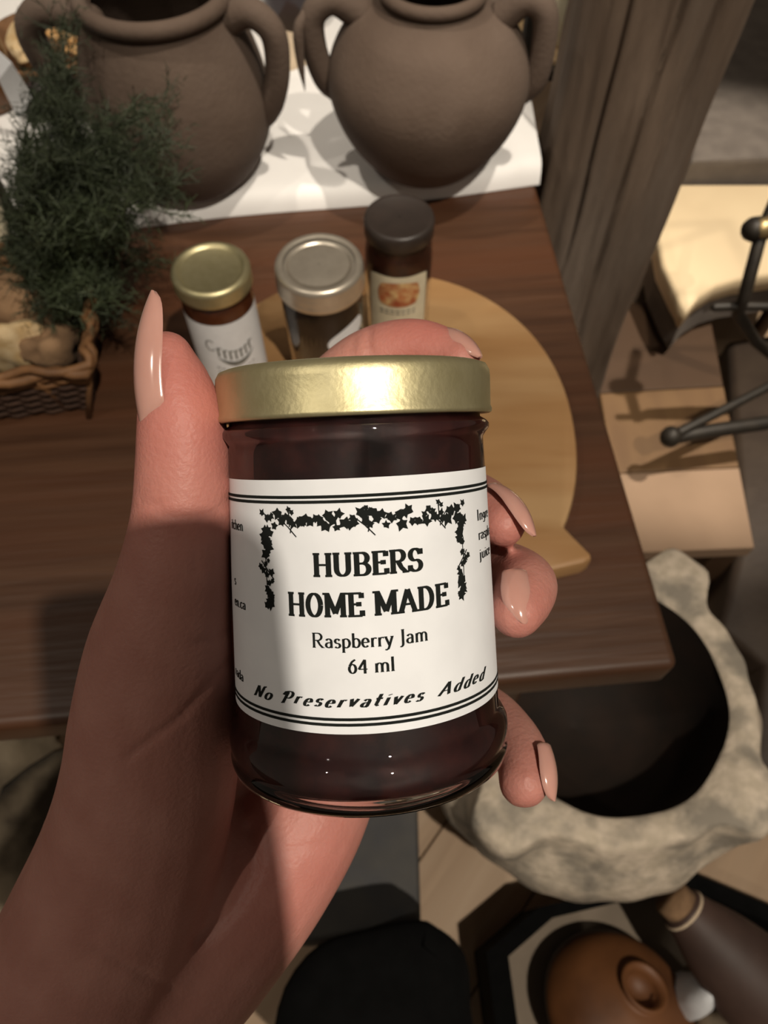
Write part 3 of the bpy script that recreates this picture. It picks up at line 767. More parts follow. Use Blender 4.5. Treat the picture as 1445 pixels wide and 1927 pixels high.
def make_mason_jar():
    r = jar_root('preserve_jar', 'squat glass canning jar with silver two piece lid and tilted white label, on the board', -0.0435, 0.396, math.radians(10))
    R = .0285
    outer = [(.0005, .002), (.023, .001), (R - .001, .003), (R, .008), (R, .066), (.0275, .074), (.0262, .079), (.0262, .0955)]
    mesh_obj('glass', *lathe(outer + [(p[0] - .0018 if p[0] > .003 else p[0], p[1] + (.002 if p[1] < .01 else -.0005)) for p in outer[::-1]], 64), 'glass', r)
    mesh_obj('preserve', *lathe([(.0005, .0045), (.0235, .0045), (R - .002, .009), (R - .0017, .066), (.0259, .074), (.0246, .079), (.0246, .0948), (.0005, .0948)], 48), 'dark_preserve', r)
    mesh_obj('screw_band', *lathe([(.0243, .0978), (.0262, .0986), (.0285, .0980), (.0297, .0962), (.0300, .0930), (.0297, .0900), (.0303, .0880), (.0298, .0860), (.0304, .0838), (.0304, .0800), (.0297, .0792), (.0288, .0795), (.0285, .0960), (.0243, .0968)], 80), 'silver_lid', r)
    mesh_obj('lid_disc', *lathe([(.0005, .0966), (.010, .0966), (.0185, .0962), (.0205, .0955), (.0222, .0956), (.0245, .0970), (.0245, .0957), (.0005, .0952)], 64), 'silver_lid', r)
    wrap_label(r, 'label', R, .040, .064, -2, 62, 'paper', shape=lambda s, t: (s * math.sqrt(1 - t * t / 2.3), (t * math.sqrt(1 - s * s / 2.3)) * .75 + .32 * s))
    return r
def make_dark_jar():
    r = jar_root('preserve_jar', 'tall dark glass jar with black lid and cream pictured label, furthest on the board', 0.0105, 0.434, math.radians(4))
    R = .0245
    outer = [(.0005, .002), (.020, .001), (R - .001, .003), (R, .007), (R, .074), (.0235, .083), (.0215, .089), (.0215, .101)]
    mesh_obj('glass', *lathe(outer + [(p[0] - .0016 if p[0] > .003 else p[0], p[1] + (.002 if p[1] < .01 else -.0005)) for p in outer[::-1]], 64), 'glass', r)
    mesh_obj('preserve', *lathe([(.0005, .0045), (.0205, .0045), (R - .0018, .008), (R - .0015, .074), (.0221, .083), (.0203, .089), (.0203, .096), (.0005, .096)], 48), 'brown_preserve', r)
    mesh_obj('lid', *lathe([(.0005, .1040), (.0200, .1040), (.0210, .1046), (.0225, .1046), (.0240, .1036), (.0245, .1015), (.0245, .0925), (.0236, .0915), (.0230, .0920), (.0230, .1025), (.0005, .1030)], 64), 'black_lid', r)
    lab = wrap_label(r, 'label', R, .014, .072, -58, 50, 'paper_cream', shape=lambda s, t: (s, t - (.10 * abs(s) ** 5 if t > 0 else 0) * t))
    wrap_label(lab, 'food_picture', R, .044, .067, -40, 34, 'food_print', .0006, squircle)
    rr = random.Random(5); q = []
    for row, y in enumerate((39.5, 36.5)):
        for k in range(7):
            x = -14 + 4 * k; w = rr.uniform(.9, 1.6); q.append([((x - w) * .001, y * .001), ((x + w) * .001, y * .001), ((x + w) * .001, (y + 1.1) * .001), ((x - w) * .001, (y + 1.1) * .001)])
    wrap_polys(lab, 'small_print', R, q, 'ink_grey', .0006)
make_gold_jar(); make_mason_jar(); make_dark_jar()

# ------------------------------------------------------------------ wicker basket, its contents and the green sprigs
def make_basket():
    c = at(163, 692, TZ + .065)
    root = empty('wicker_basket', (c.x, c.y, TZ), (0, 0, math.radians(9)))
    tag(root, 'brown wicker basket at the left edge of the table under the greens', 'basket')
    Wd, Dp, H = .34, .135, .062
    rr = random.Random(6)
    def ring(z, ins):
        x0, x1, y0, y1 = -Wd + ins, -ins, ins, Dp - ins
        pts = []
        n = 46
        for k in range(n): pts.append((x0 + (x1 - x0) * k / n, y0))
        for k in range(30): pts.append((x1, y0 + (y1 - y0) * k / 30))
        for k in range(n): pts.append((x1 - (x1 - x0) * k / n, y1))
        for k in range(30): pts.append((x0, y1 - (y1 - y0) * k / 30))
        return [(p[0], p[1], z) for p in pts]
    for i in range(11):
        z = .004 + i * .0052; ins = .020 - .018 * z / H
        p = [(a + .0016 * math.cos(k * 1.57 + (i % 2) * math.pi), b + .0016 * math.cos(k * 1.57 + (i % 2) * math.pi), c_) for k, (a, b, c_) in enumerate(ring(z, ins))]
        G().add(*tube(p, .0029, 6, closed=True)).obj('weave_strand', 'shaded_wicker' if i < 8 else 'wicker', root)  # lower strands painted darker for the shade under the rim
    for k in range(22):
        p = ring(0, 0)[int(k * 152 / 22)]
        b = .020
        G().add(*tube([(p[0] + (b if p[0] < -Wd / 2 else -b) * (1 if abs(p[0]) < .001 or abs(p[0] + Wd) < .001 else 0), p[1] + (b if p[1] < Dp / 2 else -b) * (1 if p[1] < .001 or p[1] > Dp - .001 else 0), .001), (p[0], p[1], H)], .0026, 6)).obj('stake', 'wicker', root)
    for s, z, rad in ((0, H, .0038), (1, H + .005, .0032)):
        n = 152
        base = ring(z, 0)
        p = [(a + .0026 * math.cos(k * .9 + s * 2), b + .0026 * math.cos(k * .9 + s * 2), c_ + .0022 * math.sin(k * .9 + s * 2)) for k, (a, b, c_) in enumerate(base)]
        G().add(*tube(p, rad, 7, closed=True)).obj('rim_braid', 'wicker', root)
    G().add(*bevel_box(-Wd + .022, -.022, .022, Dp - .022, .001, .006, .001, 1)).obj('bottom', 'shaded_wicker', root, False)
    return root
bk = make_basket()
BKZ = TZ + .0
def lump(name, label, cat, p, size, m, seed, rot=(0, 0, 0), group=None, rough_=.18):
    rr = random.Random(seed); bm = bmesh.new(); bmesh.ops.create_icosphere(bm, subdivisions=3, radius=1)
    ph = [rr.uniform(0, 6) for _ in range(9)]
    for q in bm.verts:
        c = q.co; k = 1 + rough_ * (math.sin(3 * c.x + ph[0]) * math.sin(3 * c.y + ph[1]) + .6 * math.sin(6 * c.z + ph[2] + 4 * c.x) * math.sin(5 * c.y + ph[3]))
        q.co = Vector((c.x * size[0], c.y * size[1], c.z * size[2])) * k
    bm.verts.index_update()
    v = [q.co.copy() for q in bm.verts]; f = [tuple(i.index for i in fc.verts) for fc in bm.faces]; bm.free()
    o = mesh_obj(name, v, f, m); o.location = p; o.rotation_euler = rot
    tag(o, label, cat, group); return o
ZB = TZ + .006
def inb(u, v, z): return at(u, v, z)
lump('bark_chunk', 'rough brown piece of bark in the basket below the cream card', 'bark', inb(45, 585, TZ + .040), (.034, .022, .034), 'bark', 1, (0, .2, .4), 'bark pieces in the basket', .25)
lump('bark_chunk', 'pale split piece of bark in the front of the basket', 'bark', inb(28, 655, TZ + .036), (.026, .014, .030), 'dried_pale', 2, (.2, .3, .2), 'bark pieces in the basket', .25)
lump('bark_chunk', 'small mossy piece of bark beside the basket corner', 'bark', inb(95, 660, TZ + .032), (.022, .016, .026), 'bark', 3, (.4, 0, .6), 'bark pieces in the basket', .3)
def make_card():
    p = at(-30, 490, TZ + .050)
    root = mesh_obj('cream_card', *bevel_box(-.045, .028, -.003, .003, 0, .078, .001, 1), 'paper_cream', None, False)
    root.location = (p.x, p.y, TZ + .046); root.rotation_euler = (math.radians(-18), 0, math.radians(6))
    tag(root, 'blank cream card standing up in the basket', 'card')
make_card()
def make_rod():
    g = G().add(*tube([(0, 0, 0), (0, 0, .20)], .006, 10)).obj('wooden_stick', 'dark_clay')
    p = at(-4, 500, TZ + .02); g.location = (p.x - .002, p.y + .06, TZ + .006)
    tag(g, 'thin dark wooden stick standing upright at the left edge behind the card', 'stick')
make_rod()
def make_greens():
    base = at(120, 560, TZ + .03)
    root = empty('green_sprigs', (base.x, base.y, TZ + .012)); tag(root, 'feathery dark green sprigs arranged upright in the basket', 'plant')
    rr = random.Random(21)
    # tips of the sprays: (u, v, height above table)
    tips = []
    for k in range(190):
        a = rr.random()
        if a < .50: u, v, z = rr.gauss(150, 62), rr.gauss(350, 60), rr.uniform(.09, .17)
        elif a < .72: u, v, z = rr.uniform(55, 235), rr.uniform(420, 600), rr.uniform(.04, .10)
        elif a < .84: u, v, z = rr.uniform(200, 345), rr.uniform(170, 360), rr.uniform(.13, .19)
        else: u, v, z = rr.uniform(85, 150), rr.uniform(50, 300), rr.uniform(.15, .20)
        tips.append((u, v, z))
    tips += [(300, 488, .05), (265, 470, .06), (215, 440, .07), (25, 330, .12), (330, 348, .13), (95, 30, .2), (115, 55, .2), (100, 120, .19), (280, 515, .045), (240, 420, .08), (60, 150, .17), (110, 190, .18)]
    for k, (u, v, z) in enumerate(tips):
        t = at(min(max(u, 22), 345), v, TZ + z)
        b = Vector((base.x + rr.uniform(-.035, .035), base.y + rr.uniform(-.02, .05), TZ + .02))
        L = (t - b).length
        m1 = b * .55 + t * .45 + Vector((rr.uniform(-.01, .01), rr.uniform(-.01, .01), .18 * L + rr.uniform(0, .012)))
        pts = [np.array(p) for p in crom([tuple(b), tuple(m1), tuple(t)], 9)]
        g = G(); pv = [Vector(p) - root.location for p in pts]
        g.add(*tube(pv, [.0011 - .0008 * i / len(pv) for i in range(len(pv))], 4))
        nsub = len(pv)
        for i in range(4, nsub):
            d = (pv[min(i + 1, nsub - 1)] - pv[i - 1]).normalized()
            for s in range(2):
                dirn = (d * rr.uniform(.3, .9) + Vector((rr.gauss(0, 1), rr.gauss(0, 1), rr.gauss(0, .7))).normalized() * .9).normalized()
                l = rr.uniform(.012, .026)
                q0 = pv[i]; q1 = q0 + dirn * l
                side = dirn.orthogonal().normalized() * .00035
                g.add([q0 - side, q0 + side, q1], [(0, 1, 2)])
                for nn in range(7):
                    tt = (nn + 1) / 8
                    c = q0 + dirn * (l * tt)
                    nd = (dirn * .7 + Vector((rr.gauss(0, 1), rr.gauss(0, 1), rr.gauss(0, 1))).normalized() * .8).normalized()
                    sd = nd.cross(Vector((rr.gauss(0, 1), rr.gauss(0, 1), rr.gauss(0, 1)))).normalized() * .00042
                    ln = rr.uniform(.004, .009)
                    g.add([c - sd, c + sd, c + nd * ln + sd * .3, c + nd * ln - sd * .3], [(0, 1, 2, 3)])
        g.obj('sprig', 'needles' if (v < 400 or rr.random() < .35) else 'needles_light', root, False)
make_greens()

# ------------------------------------------------------------------ things on the cloth behind, left and middle
def make_bowl(name, label, cat, p, R, h, m, t=.003):
    prof = [(.0005, 0), (R * .55, 0), (R * .8, h * .3), (R * .97, h * .8), (R, h), (R - t, h), (R * .93 - t, h * .75), (R * .76 - t, h * .33), (R * .5, t), (.0005, t)]
    o = mesh_obj(name, *lathe([tuple(q) for q in prof], 48), m); o.location = p; tag(o, label, cat); return o
bp = at(92, 96, CZ + .02)
make_bowl('brown_bowl', 'shallow brown bowl of dried fruit at the top left behind the greens', 'bowl', (bp.x, bp.y, CZ + .001), .062, .032, 'wicker')
rr = random.Random(8)
def slice_(label, u, v, z, r, m, rot, seed):
    pr = [(.0005, -.0022), (r * .6, -.0026), (r * .95, -.002), (r, 0), (r * .95, .002), (r * .6, .0016), (.0005, .002)]
    rd = random.Random(seed); vv, ff = lathe(pr, 26)
    vv = [(x * (1 + .08 * math.sin(3 * math.atan2(y, x) + seed)), y * (1 + .08 * math.sin(2 * math.atan2(y, x) + seed)), z_ + .003 * math.sin(4 * math.atan2(y, x) + seed) * math.hypot(x, y) / r) for x, y, z_ in vv]
    o = mesh_obj('dried_fruit_slice', vv, ff, m); o.location = at(u, v, z); o.rotation_euler = rot
    tag(o, label, 'dried fruit', 'dried fruit slices in the brown bowl'); return o
slice_('large pale dried fruit slice with holes at the left of the brown bowl', 48, 75, CZ + .034, .021, 'dried_pale', (.5, -.2, .3), 1)
slice_('small pale dried fruit slice at the front of the brown bowl', 46, 98, CZ + .040, .012, 'dried_pale', (.7, .2, .9), 2)
slice_('orange dried fruit slice beside the vessel handle', 124, 60, CZ + .036, .019, 'dried_fruit', (.4, .5, .2), 3)
slice_('narrow orange dried fruit slice touching the vessel', 136, 84, CZ + .034, .013, 'dried_fruit', (.9, .3, 1.2), 4)
slice_('brown dried fruit slice half hidden by the greens', 74, 106, CZ + .030, .016, 'dried_fruit', (.3, -.4, .6), 5)
lump('ivory_egg', 'small ivory egg shaped ornament between the green sprigs', 'ornament', at(127, 250, CZ + .024), (.011, .011, .017), 'paper_cream', 4, (.2, .1, 0), None, .02).location.z = CZ + .017
lump('dark_plum', 'dark wrinkled dried plum behind the green sprigs', 'dried fruit', at(76, 188, CZ + .016), (.020, .018, .017), 'plum', 5, (0, 0, 0), 'dark dried plums', .12).location.z = CZ + .016
lump('dark_plum', 'dark wrinkled dried plum against the taller vessel', 'dried fruit', at(126, 178, CZ + .016), (.022, .018, .017), 'plum', 6, (0, 0, 1), 'dark dried plums', .12).location.z = CZ + .016
def make_amber_jar():
    p = at(2, 215, CZ)
    root = empty('amber_bottle', (p.x - .012, p.y + .02, CZ + .001)); tag(root, 'amber glass bottle with a white paper tag at the left edge', 'bottle')
    mesh_obj('glass_body', *lathe([(.0005, 0), (.026, 0), (.029, .004), (.030, .05), (.028, .068), (.016, .082), (.014, .10), (.0005, .10)], 40), 'amber', root)
    # paper tag hanging over the shoulder
    q = [at(-6, 92, CZ + .085), at(22, 118, CZ + .075), at(62, 182, CZ + .040), at(36, 226, CZ + .018), at(-2, 150, CZ + .062)]
    pts = [Vector(a) - root.location for a in q]
    n = (pts[1] - pts[0]).cross(pts[3] - pts[0]).normalized() * .0006
    if n.y > 0: n = -n
    k = len(pts); g = G().add([a for a in pts] + [a + n for a in pts], [tuple(range(k - 1, -1, -1)), tuple(range(k, 2 * k))] + [(i, (i + 1) % k, k + (i + 1) % k, k + i) for i in range(k)])
    o = g.obj('paper_tag', 'paper', root, False); o['label'] = 'white paper tag'
make_amber_jar()
def make_purple_jar():
    p = at(548, 70, CZ)
    root = empty('purple_jar', (p.x, p.y + .03, CZ + .001)); tag(root, 'dark purple glass jar between the two clay vessels', 'jar')
    mesh_obj('body', *lathe([(.0005, 0), (.026, 0), (.030, .004), (.031, .045), (.027, .058), (.020, .062), (.0005, .062)], 40), 'purple_glass', root)
    mesh_obj('lid', *lathe([(.0005, .078), (.022, .078), (.024, .076), (.024, .062), (.0005, .062)], 40), 'purple_glass', root)
make_purple_jar()
def make_napkin(name, label, quad, lift, m, waves):
    a, b, c, d = [Vector(at(u, v, CZ)) for u, v in quad]
    v = []; f = []; N, M_ = 24, 14
    for side in (0, 1):
        for j in range(M_ + 1):
            for i in range(N + 1):
                s, t = i / N, j / M_
                p = (a * (1 - s) + b * s) * (1 - t) + (d * (1 - s) + c * s) * t
                e = math.sin(math.pi * s) ** .3 * math.sin(math.pi * t) ** .3 if 0 < s < 1 and 0 < t < 1 else 0
                z = CZ + .002 + (lift * e * (.6 + .4 * math.sin(waves * s + 2.2 * t)) if side == 0 else -.0012)
                v.append((p.x, p.y, z))
    k = (N + 1) * (M_ + 1)
    for j in range(M_):
        for i in range(N):
            q = j * (N + 1) + i; f.append((q, q + 1, q + N + 2, q + N + 1)); f.append((k + q, k + q + N + 1, k + q + N + 2, k + q + 1))
    bd = list(range(N + 1)) + [j * (N + 1) + N for j in range(1, M_ + 1)] + [M_ * (N + 1) + i for i in range(N - 1, -1, -1)] + [j * (N + 1) for j in range(M_ - 1, 0, -1)]
    for i in range(len(bd)):
        x, y = bd[i], bd[(i + 1) % len(bd)]; f.append((y, x, k + x, k + y))
    o = mesh_obj(name, v, f, m); tag(o, label, 'napkin'); return o
make_napkin('linen_napkin', 'folded beige linen napkin lying between the two vessels', [(505, 150), (600, 120), (610, 40), (500, 60)], .012, 'linen', 5)

# ------------------------------------------------------------------ black lantern behind the right vessel
def make_lantern():
    p = at(1032, 160, TZ)
    root = empty('black_lantern', (p.x - .028, p.y + .01, TZ + .0), (0, 0, math.radians(3)))
    tag(root, 'black metal framed lantern behind the round vessel and post', 'lantern')
    W, D, H = .115, .115, .22; b = .006
    for x in (0, W):
        for y in (0, D): G().add(*bevel_box(x - b, x + b, y - b, y + b, 0, H, .001, 1)).obj('upright', 'iron', root, False)
    for z in (b, H):
        G().add(*bevel_box(-b, W + b, -b, b, z - b, z + b, .001, 1)).obj('rail', 'iron', root, False); G().add(*bevel_box(-b, W + b, D - b, D + b, z - b, z + b, .001, 1)).obj('rail', 'iron', root, False)
        for x in (0, W): G().add(*bevel_box(x - b, x + b, b, D - b, z - b, z + b, .001, 1)).obj('rail', 'iron', root, False)
    G().add(*bevel_box(b, W - b, b, D - b, .002, .007, .001, 1)).obj('base_plate', 'tan_panel', root, False)
    mesh_obj('candle', *lathe([(.0005, .008), (.026, .008), (.027, .012), (.027, .10), (.024, .104), (.0005, .101)], 32), 'paper_cream', root).location = (W * .45, D * .6, 0)
    G().add(*tube([(.06, D * .3, .012), (.085, D * .3, .012)], .010, 10)).obj('latch', 'iron', root)
make_lantern()

# ------------------------------------------------------------------ right side: bench, padded seat, stone block, iron rods
def poly_obj(name, pts, z0, z1, m, bev=.004):
    return mesh_obj(name, *prism([(p.x, p.y) for p in pts], z0, z1, bev), m, None, False)
SZ = 0.40
o = poly_obj('stone_block', [at(1300, 304, SZ), at(1600, 290, SZ), at(1620, -60, SZ), at(1330, -60, SZ)], 0.02, SZ, 'grey_felt', .008)
tag(o, 'grey stone block with a flat top beyond the wooden post', 'stone block')
def make_seat():
    z = 0.36
    out = [(1218, 318), (1600, 305), (1600, 500), (1520, 505), (1445, 516), (1390, 524), (1350, 536), (1318, 556), (1292, 586), (1272, 552), (1246, 496), (1232, 420)]
    pts = [at(u, v, z) for u, v in out]
    yb = at(1300, 304, SZ).y - .006
    for p in pts: p.y = min(p.y, yb + (p.x - pts[0].x) * 0.0)
    root = empty('padded_seat', (pts[8].x, pts[8].y, 0)); tag(root, 'cream padded seat with curved front beyond the post', 'seat')
    pl = [(p.x - root.location.x, p.y - root.location.y) for p in pts]
    mesh_obj('cushion', *prism(pl, z - .045, z, .008), 'cream_leather', root)
    mesh_obj('seat_frame', *prism([(x * .98 + .004, y * .98 + .008) for x, y in pl], z - .10, z - .045, .002), 'grey_felt', root, False)  # grey colour stands for the shaded front of the cream cushion
    cx = sum(p[0] for p in pl) / len(pl); cy = sum(p[1] for p in pl) / len(pl)
    for qx, qy in (pl[0], pl[1], ((pl[0][0] + pl[1][0]) / 2, pl[0][1] - .03)):
        x, y = qx * .85 + cx * .15, qy * .85 + cy * .15
        G().add(*tube([(x, y, 0), (x, y, z - .10)], .016, 12)).obj('leg', 'bench_dark', root)
make_seat()
def make_bench():
    z = .245
    pts = [at(1100, 575, z), at(1330, 560, z), at(1420, 1030, z), at(1180, 1040, z)]
    root = empty('low_bench', (pts[3].x, pts[3].y, 0)); tag(root, 'low tan wooden bench on the floor right of the table', 'bench')
    rel = [(p.x - root.location.x, p.y - root.location.y) for p in pts]
    lerp = lambda a, b, t: (a[0] + (b[0] - a[0]) * t, a[1] + (b[1] - a[1]) * t)
    # three boards: far one's dark tone is painted shade, near one's pale tone painted light
    cuts = [(0, .40, 'bench_dark'), (.403, .72, 'bench_wood'), (.723, 1.0, 'bench_lit')]
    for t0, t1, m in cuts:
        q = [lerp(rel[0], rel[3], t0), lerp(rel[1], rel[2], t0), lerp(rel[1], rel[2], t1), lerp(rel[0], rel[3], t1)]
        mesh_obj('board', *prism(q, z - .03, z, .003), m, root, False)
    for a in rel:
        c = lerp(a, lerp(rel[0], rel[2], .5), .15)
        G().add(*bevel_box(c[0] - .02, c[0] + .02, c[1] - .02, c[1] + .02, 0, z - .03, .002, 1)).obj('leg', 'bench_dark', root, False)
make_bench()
def make_rods():
    root = empty('iron_stand', (at(1430, 520, .45).x, at(1430, 520, .45).y, 0)); tag(root, 'black wrought iron stand with a brass knob at the right edge', 'stand')
    rl = root.location
    def R_(pts, r, name='rod', m='iron'):
        G().add(*tube([Vector(p) - rl for p in pts], r, 10, 'round')).obj(name, m, root)
    R_([at(1480, 330, .62), at(1432, 440, .58), at(1400, 560, .52), at(1388, 590, .48), at(1420, 640, .42), at(1480, 690, .36)], .0085)
    R_([at(1345, 578, .50), at(1392, 576, .50), at(1520, 578, .50)], .006, 'cross_bar')
    R_([at(1418, 432, .585), at(1436, 430, .585)], .016, 'knob')
    R_([at(1432, 430, .588), at(1450, 428, .588)], .0145, 'knob_ring', 'brass')
    root2 = empty('iron_poker', at(1262, 822, .34)); tag(root2, 'black iron poker with a round end lying over the low bench', 'poker')
    r2 = root2.location
    G().add(*tube([Vector(p) - r2 for p in (at(1262, 822, .34), at(1320, 792, .345), at(1480, 710, .36))], [.0085, .0075, .007], 10, 'round')).obj('rod', 'iron', root2)
    mesh_obj('ball_end', *lathe([(.0004, -.0165), (.007, -.015), (.0135, -.009), (.016, 0), (.0135, .009), (.007, .015), (.0004, .0165)], 20), 'iron', root2)
    G().add(*tube([Vector(p) - r2 for p in (at(1275, 822, .332), at(1330, 812, .332), at(1440, 796, .332))], .011, 10, 'round')).obj('lower_bar', 'iron', root2)
make_rods()

def make_sack():
    z = .16
    pts = [at(u, v, z) for u, v in ((1372, 640), (1640, 600), (1660, 1500), (1480, 1560), (1410, 1470), (1440, 1250), (1352, 1180), (1395, 1010))]
    root = mesh_obj('leather_sack', *prism([(p.x, p.y) for p in pts], .002, z, .015), 'dark_leather')
    tag(root, 'dark brown leather sack on the floor at the right edge behind the mortar', 'sack')
make_sack()

# ------------------------------------------------------------------ stone mortar
def make_mortar():
    z = .40
    c = at(1142, 1296, z)
    root = empty('stone_mortar', (c.x, c.y, 0)); tag(root, 'large rough grey stone mortar with lug handles, below the table corner', 'mortar')
    N = 160; Ro, Ri = .168, .138
    lugs = [math.radians(52), math.radians(-40), math.radians(-132), math.radians(140)]
    def lugf(a, w=.19):
        s = 0
        for l in lugs:
            d = (a - l + math.pi) % (2 * math.pi) - math.pi; s = max(s, 1 / (1 + (d / w) ** 6))
        return s
    rows = [(.62, .10, 0), (.95, .14, .0), (1.20, .21, 0), (1.27, .27, .0), (1.24, .315, .05), (1.14, .345, .5), (1.06, .37, .9), (1.03, .388, 1.0), (1.01, z - .004, 1.0), (.985, z, 1.0)]
    v = []; f = []
    rr = random.Random(3); ph = [rr.uniform(0, 6) for _ in range(8)]
    for (k, zz, lg) in rows:
        for i in range(N):
            a = 2 * math.pi * i / N
            r = Ro * k + .044 * lg * lugf(a) + .0018 * math.sin(9 * a + ph[0] + zz * 40) + .0012 * math.sin(23 * a + ph[1])
            v.append((r * math.cos(a), r * math.sin(a), zz - .01 * lg * lugf(a) * 0 + .0015 * math.sin(7 * a + ph[2])))
    for (r0, zz) in ((Ri + .004, z - .001), (Ri, z - .006)):
        for i in range(N):
            a = 2 * math.pi * i / N; r = r0 + .0012 * math.sin(8 * a + ph[3]); v.append((r * math.cos(a), r * math.sin(a), zz + .0012 * math.sin(7 * a + ph[2])))
    R_ = len(rows) + 2
    for j in range(R_ - 1):
        for i in range(N):
            f.append((j * N + i, j * N + (i + 1) % N, (j + 1) * N + (i + 1) % N, (j + 1) * N + i))
    f.append(tuple(range(N - 1, -1, -1)))
    mesh_obj('bowl', v, f, 'stone', root)
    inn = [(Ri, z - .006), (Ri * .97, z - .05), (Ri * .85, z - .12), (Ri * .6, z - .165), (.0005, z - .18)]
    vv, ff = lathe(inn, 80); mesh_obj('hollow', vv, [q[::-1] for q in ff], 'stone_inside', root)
    mesh_obj('foot', *lathe([(.0005, 0), (.13, 0), (.135, .01), (.115, .06), (.11, .102), (.0005, .102)], 60), 'stone', root)
make_mortar()

# ------------------------------------------------------------------ floor level, lower right: black tray with clay pot and jug
def make_tray():
    z = .15
    O = [at(u, v, z) for u, v in ((1012, 1708), (1300, 1640), (1560, 1750), (1560, 2150), (960, 2150), (915, 1792))]
    root = empty('black_tray', (O[0].x, O[0].y, 0)); tag(root, 'black six sided tray on the floor below the stone mortar', 'tray')
    rel = [Vector((p.x - root.location.x, p.y - root.location.y)) for p in O]
    c = sum(rel, Vector((0, 0))) / 6
    I = [c + (p - c) * .86 for p in rel]
    n = 6; v = []; f = []
    for P_, zz in ((rel, 0.002), (rel, z), (I, z), (I, .05)):
        for p in P_: v.append((p.x, p.y, zz))
    for r in range(3):
        for i in range(n): f.append((r * n + i, r * n + (i + 1) % n, (r + 1) * n + (i + 1) % n, (r + 1) * n + i)[::-1])
    f.append(tuple(range(n)))
    o = mesh_obj('wall', v, f, 'black_fabric', root, False)
    mesh_obj('lining', *prism([(p.x, p.y) for p in I], .048, .054, .001), 'tray_lining', root, False)
    return root
make_tray()
def make_pot():
    c = at(1152, 1945, .12)
    root = empty('clay_pot', (c.x, c.y, .068), (math.radians(-24), math.radians(16), 0)); tag(root, 'round orange brown clay pot with small mouth inside the black tray', 'pot')
    pr = crom([(.030, 0), (.068, .010), (.093, .040), (.095, .064), (.074, .096), (.040, .112), (.026, .117), (.030, .127)], 5)
    prof = [(.0005, 0)] + [tuple(p) for p in pr] + [(.025, .127), (.020, .117), (.022, .100), (.0005, .098)]
    mesh_obj('body', *lathe(prof, 64), 'terracotta', root)
make_pot()
def make_jug():
    a = at(1280, 1706, .24); b = at(1500, 1930, .19)
    root = empty('leather_bottle', a); tag(root, 'dark brown leather bottle leaning at the lower right corner', 'bottle')
    d = b - a
    pr = crom([(0, 0, 0, .026), (.12, 0, 0, .032), (.35, 0, 0, .046), (.7, 0, 0, .056), (1, 0, 0, .045)], 6)
    G().add(*tube([d * p[0] for p in pr], [p[3] for p in pr], 24, 'flat')).obj('body', 'dark_clay', root)
    pts = []
    q = d.normalized(); e1 = q.orthogonal().normalized(); e2 = q.cross(e1)
    G().add(*tube([q * .006 + (e1 * math.cos(t) + e2 * math.sin(t)) * .0262 for t in (2 * math.pi * k / 30 for k in range(30))], .0022, 6, closed=True)).obj('mouth_band', 'linen', root)
    G().add(*tube([q * -.016, q * .004], .0225, 20)).obj('stopper', 'bark', root)
make_jug()
for i, (lab_, qd) in enumerate((('crumpled pale cloth beside the leather bottle', [(1310, 1830), (1365, 1860), (1345, 1915), (1318, 1900)]), ('white cloth corner at the lower right edge', [(1380, 1890), (1470, 1990), (1440, 2050), (1370, 1960)]))):
    zz = .20
    a, b, c, d = [at(u, v, zz) for u, v in qd]
    lumpc = (a + b + c + d) / 4
    sx = (b - a).length * .55; sy = (d - a).length * .6
    ob = lump('cloth_scrap', lab_, 'cloth', lumpc, (max(sx, .02), max(sy, .03), .09), 'linen' if i else 'paper', 30 + i, (0, 0, -.7), None, .1)
    ob.location.z = .13

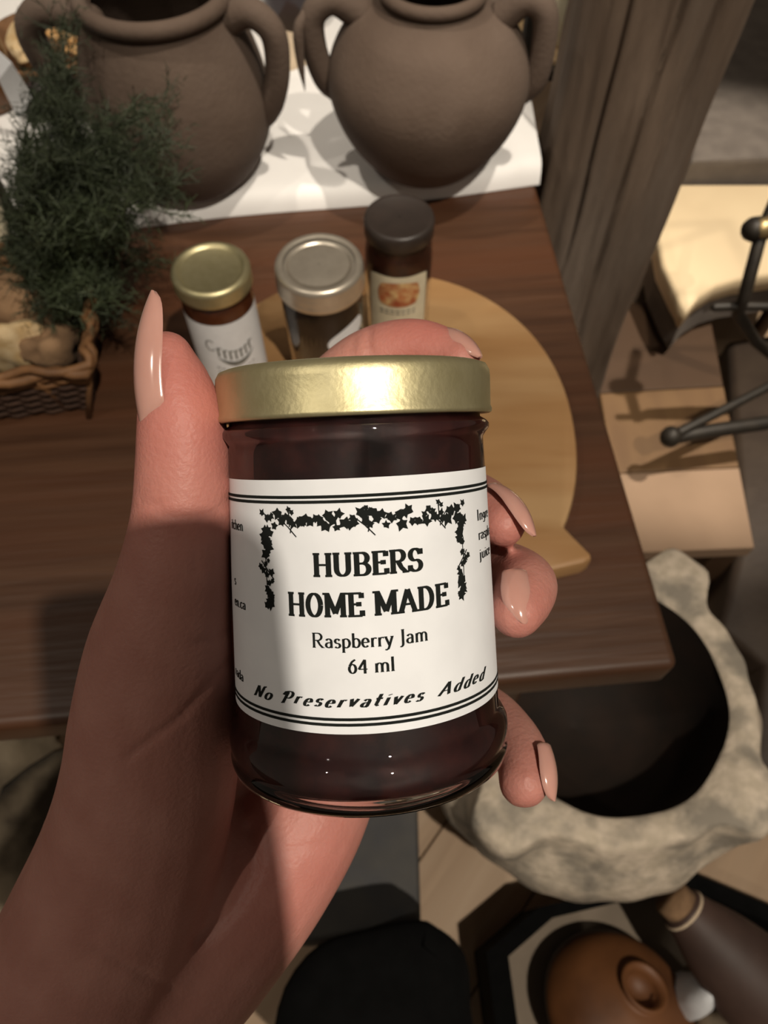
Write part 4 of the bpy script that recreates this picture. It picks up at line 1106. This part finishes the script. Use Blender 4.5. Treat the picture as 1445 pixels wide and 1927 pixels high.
# ------------------------------------------------------------------ below the hand: slate slab and black bag; left: driftwood
def make_slab():
    z = .34
    pts = [at(560, 1520, z), at(786, 1500, z), at(792, 1735, z), at(540, 1780, z)]
    o = poly_obj('slate_slab', pts, .001, z, 'slate', .006); tag(o, 'dark grey slate slab standing on the floor under the hand', 'slab')
make_slab()
def make_bag():
    z = .50
    out = [(500, 1990), (530, 1860), (600, 1775), (700, 1745), (790, 1730), (822, 1742), (862, 1772), (884, 1815), (890, 1900), (888, 2200), (500, 2200)]
    pts = [at(u, v, z) for u, v in out]
    root = empty('black_bag', (pts[0].x, pts[0].y, 0)); tag(root, 'black soft bag with rounded corner at the bottom edge below the hand', 'bag')
    pl = crom([(p.x - root.location.x, p.y - root.location.y) for p in pts] , 3)
    mesh_obj('body', *prism([tuple(p) for p in pl], .002, z, .02), 'black_fabric', root)
make_bag()
def make_log():
    a = at(-160, 1400, .30); b = at(150, 1640, .22)
    g = G(); rr = random.Random(4)
    n = 16; pts = [a + (b - a) * (k / n) + Vector((0, 0, .008 * math.sin(k * 1.1))) for k in range(n + 1)]
    v, f = tube(pts, [.11 + .012 * math.sin(k * 1.3) for k in range(n + 1)], 24, 'round')
    o = mesh_obj('driftwood_log', v, f, 'driftwood'); o.data.transform(Matrix.Translation(-a)); o.location = a
    tag(o, 'weathered grey driftwood log lying in the shade under the table', 'log')
make_log()

# ------------------------------------------------------------------ the phone that takes the picture (its shade falls on the hand)
def make_phone():
    root = empty('smartphone', cw(0, 0, -4)); tag(root, 'black smartphone held above the jam jar', 'phone')
    M = Matrix((CR, CU, -CF)).transposed().to_4x4() @ Matrix.Rotation(math.radians(7), 4, 'Z'); M.translation = cw(0, 0, -4); root.matrix_world = M
    def rrect(x0, x1, y0, y1, r, n=6):
        p = []
        for cx, cy, a in ((x1 - r, y1 - r, 0), (x0 + r, y1 - r, 90), (x0 + r, y0 + r, 180), (x1 - r, y0 + r, 270)): p += ell(cx, cy, r, r, a, a + 90, n)
        return p
    mesh_obj('body', *prism(rrect(-.049, .0235, -.132, .015, .011), 0, .008, .0012), 'black_plastic', root, False)
    mesh_obj('camera_bump', *prism(rrect(-.018, .012, -.020, .012, .007), -.0015, .0, .0003), 'black_plastic', root, False)
make_phone()
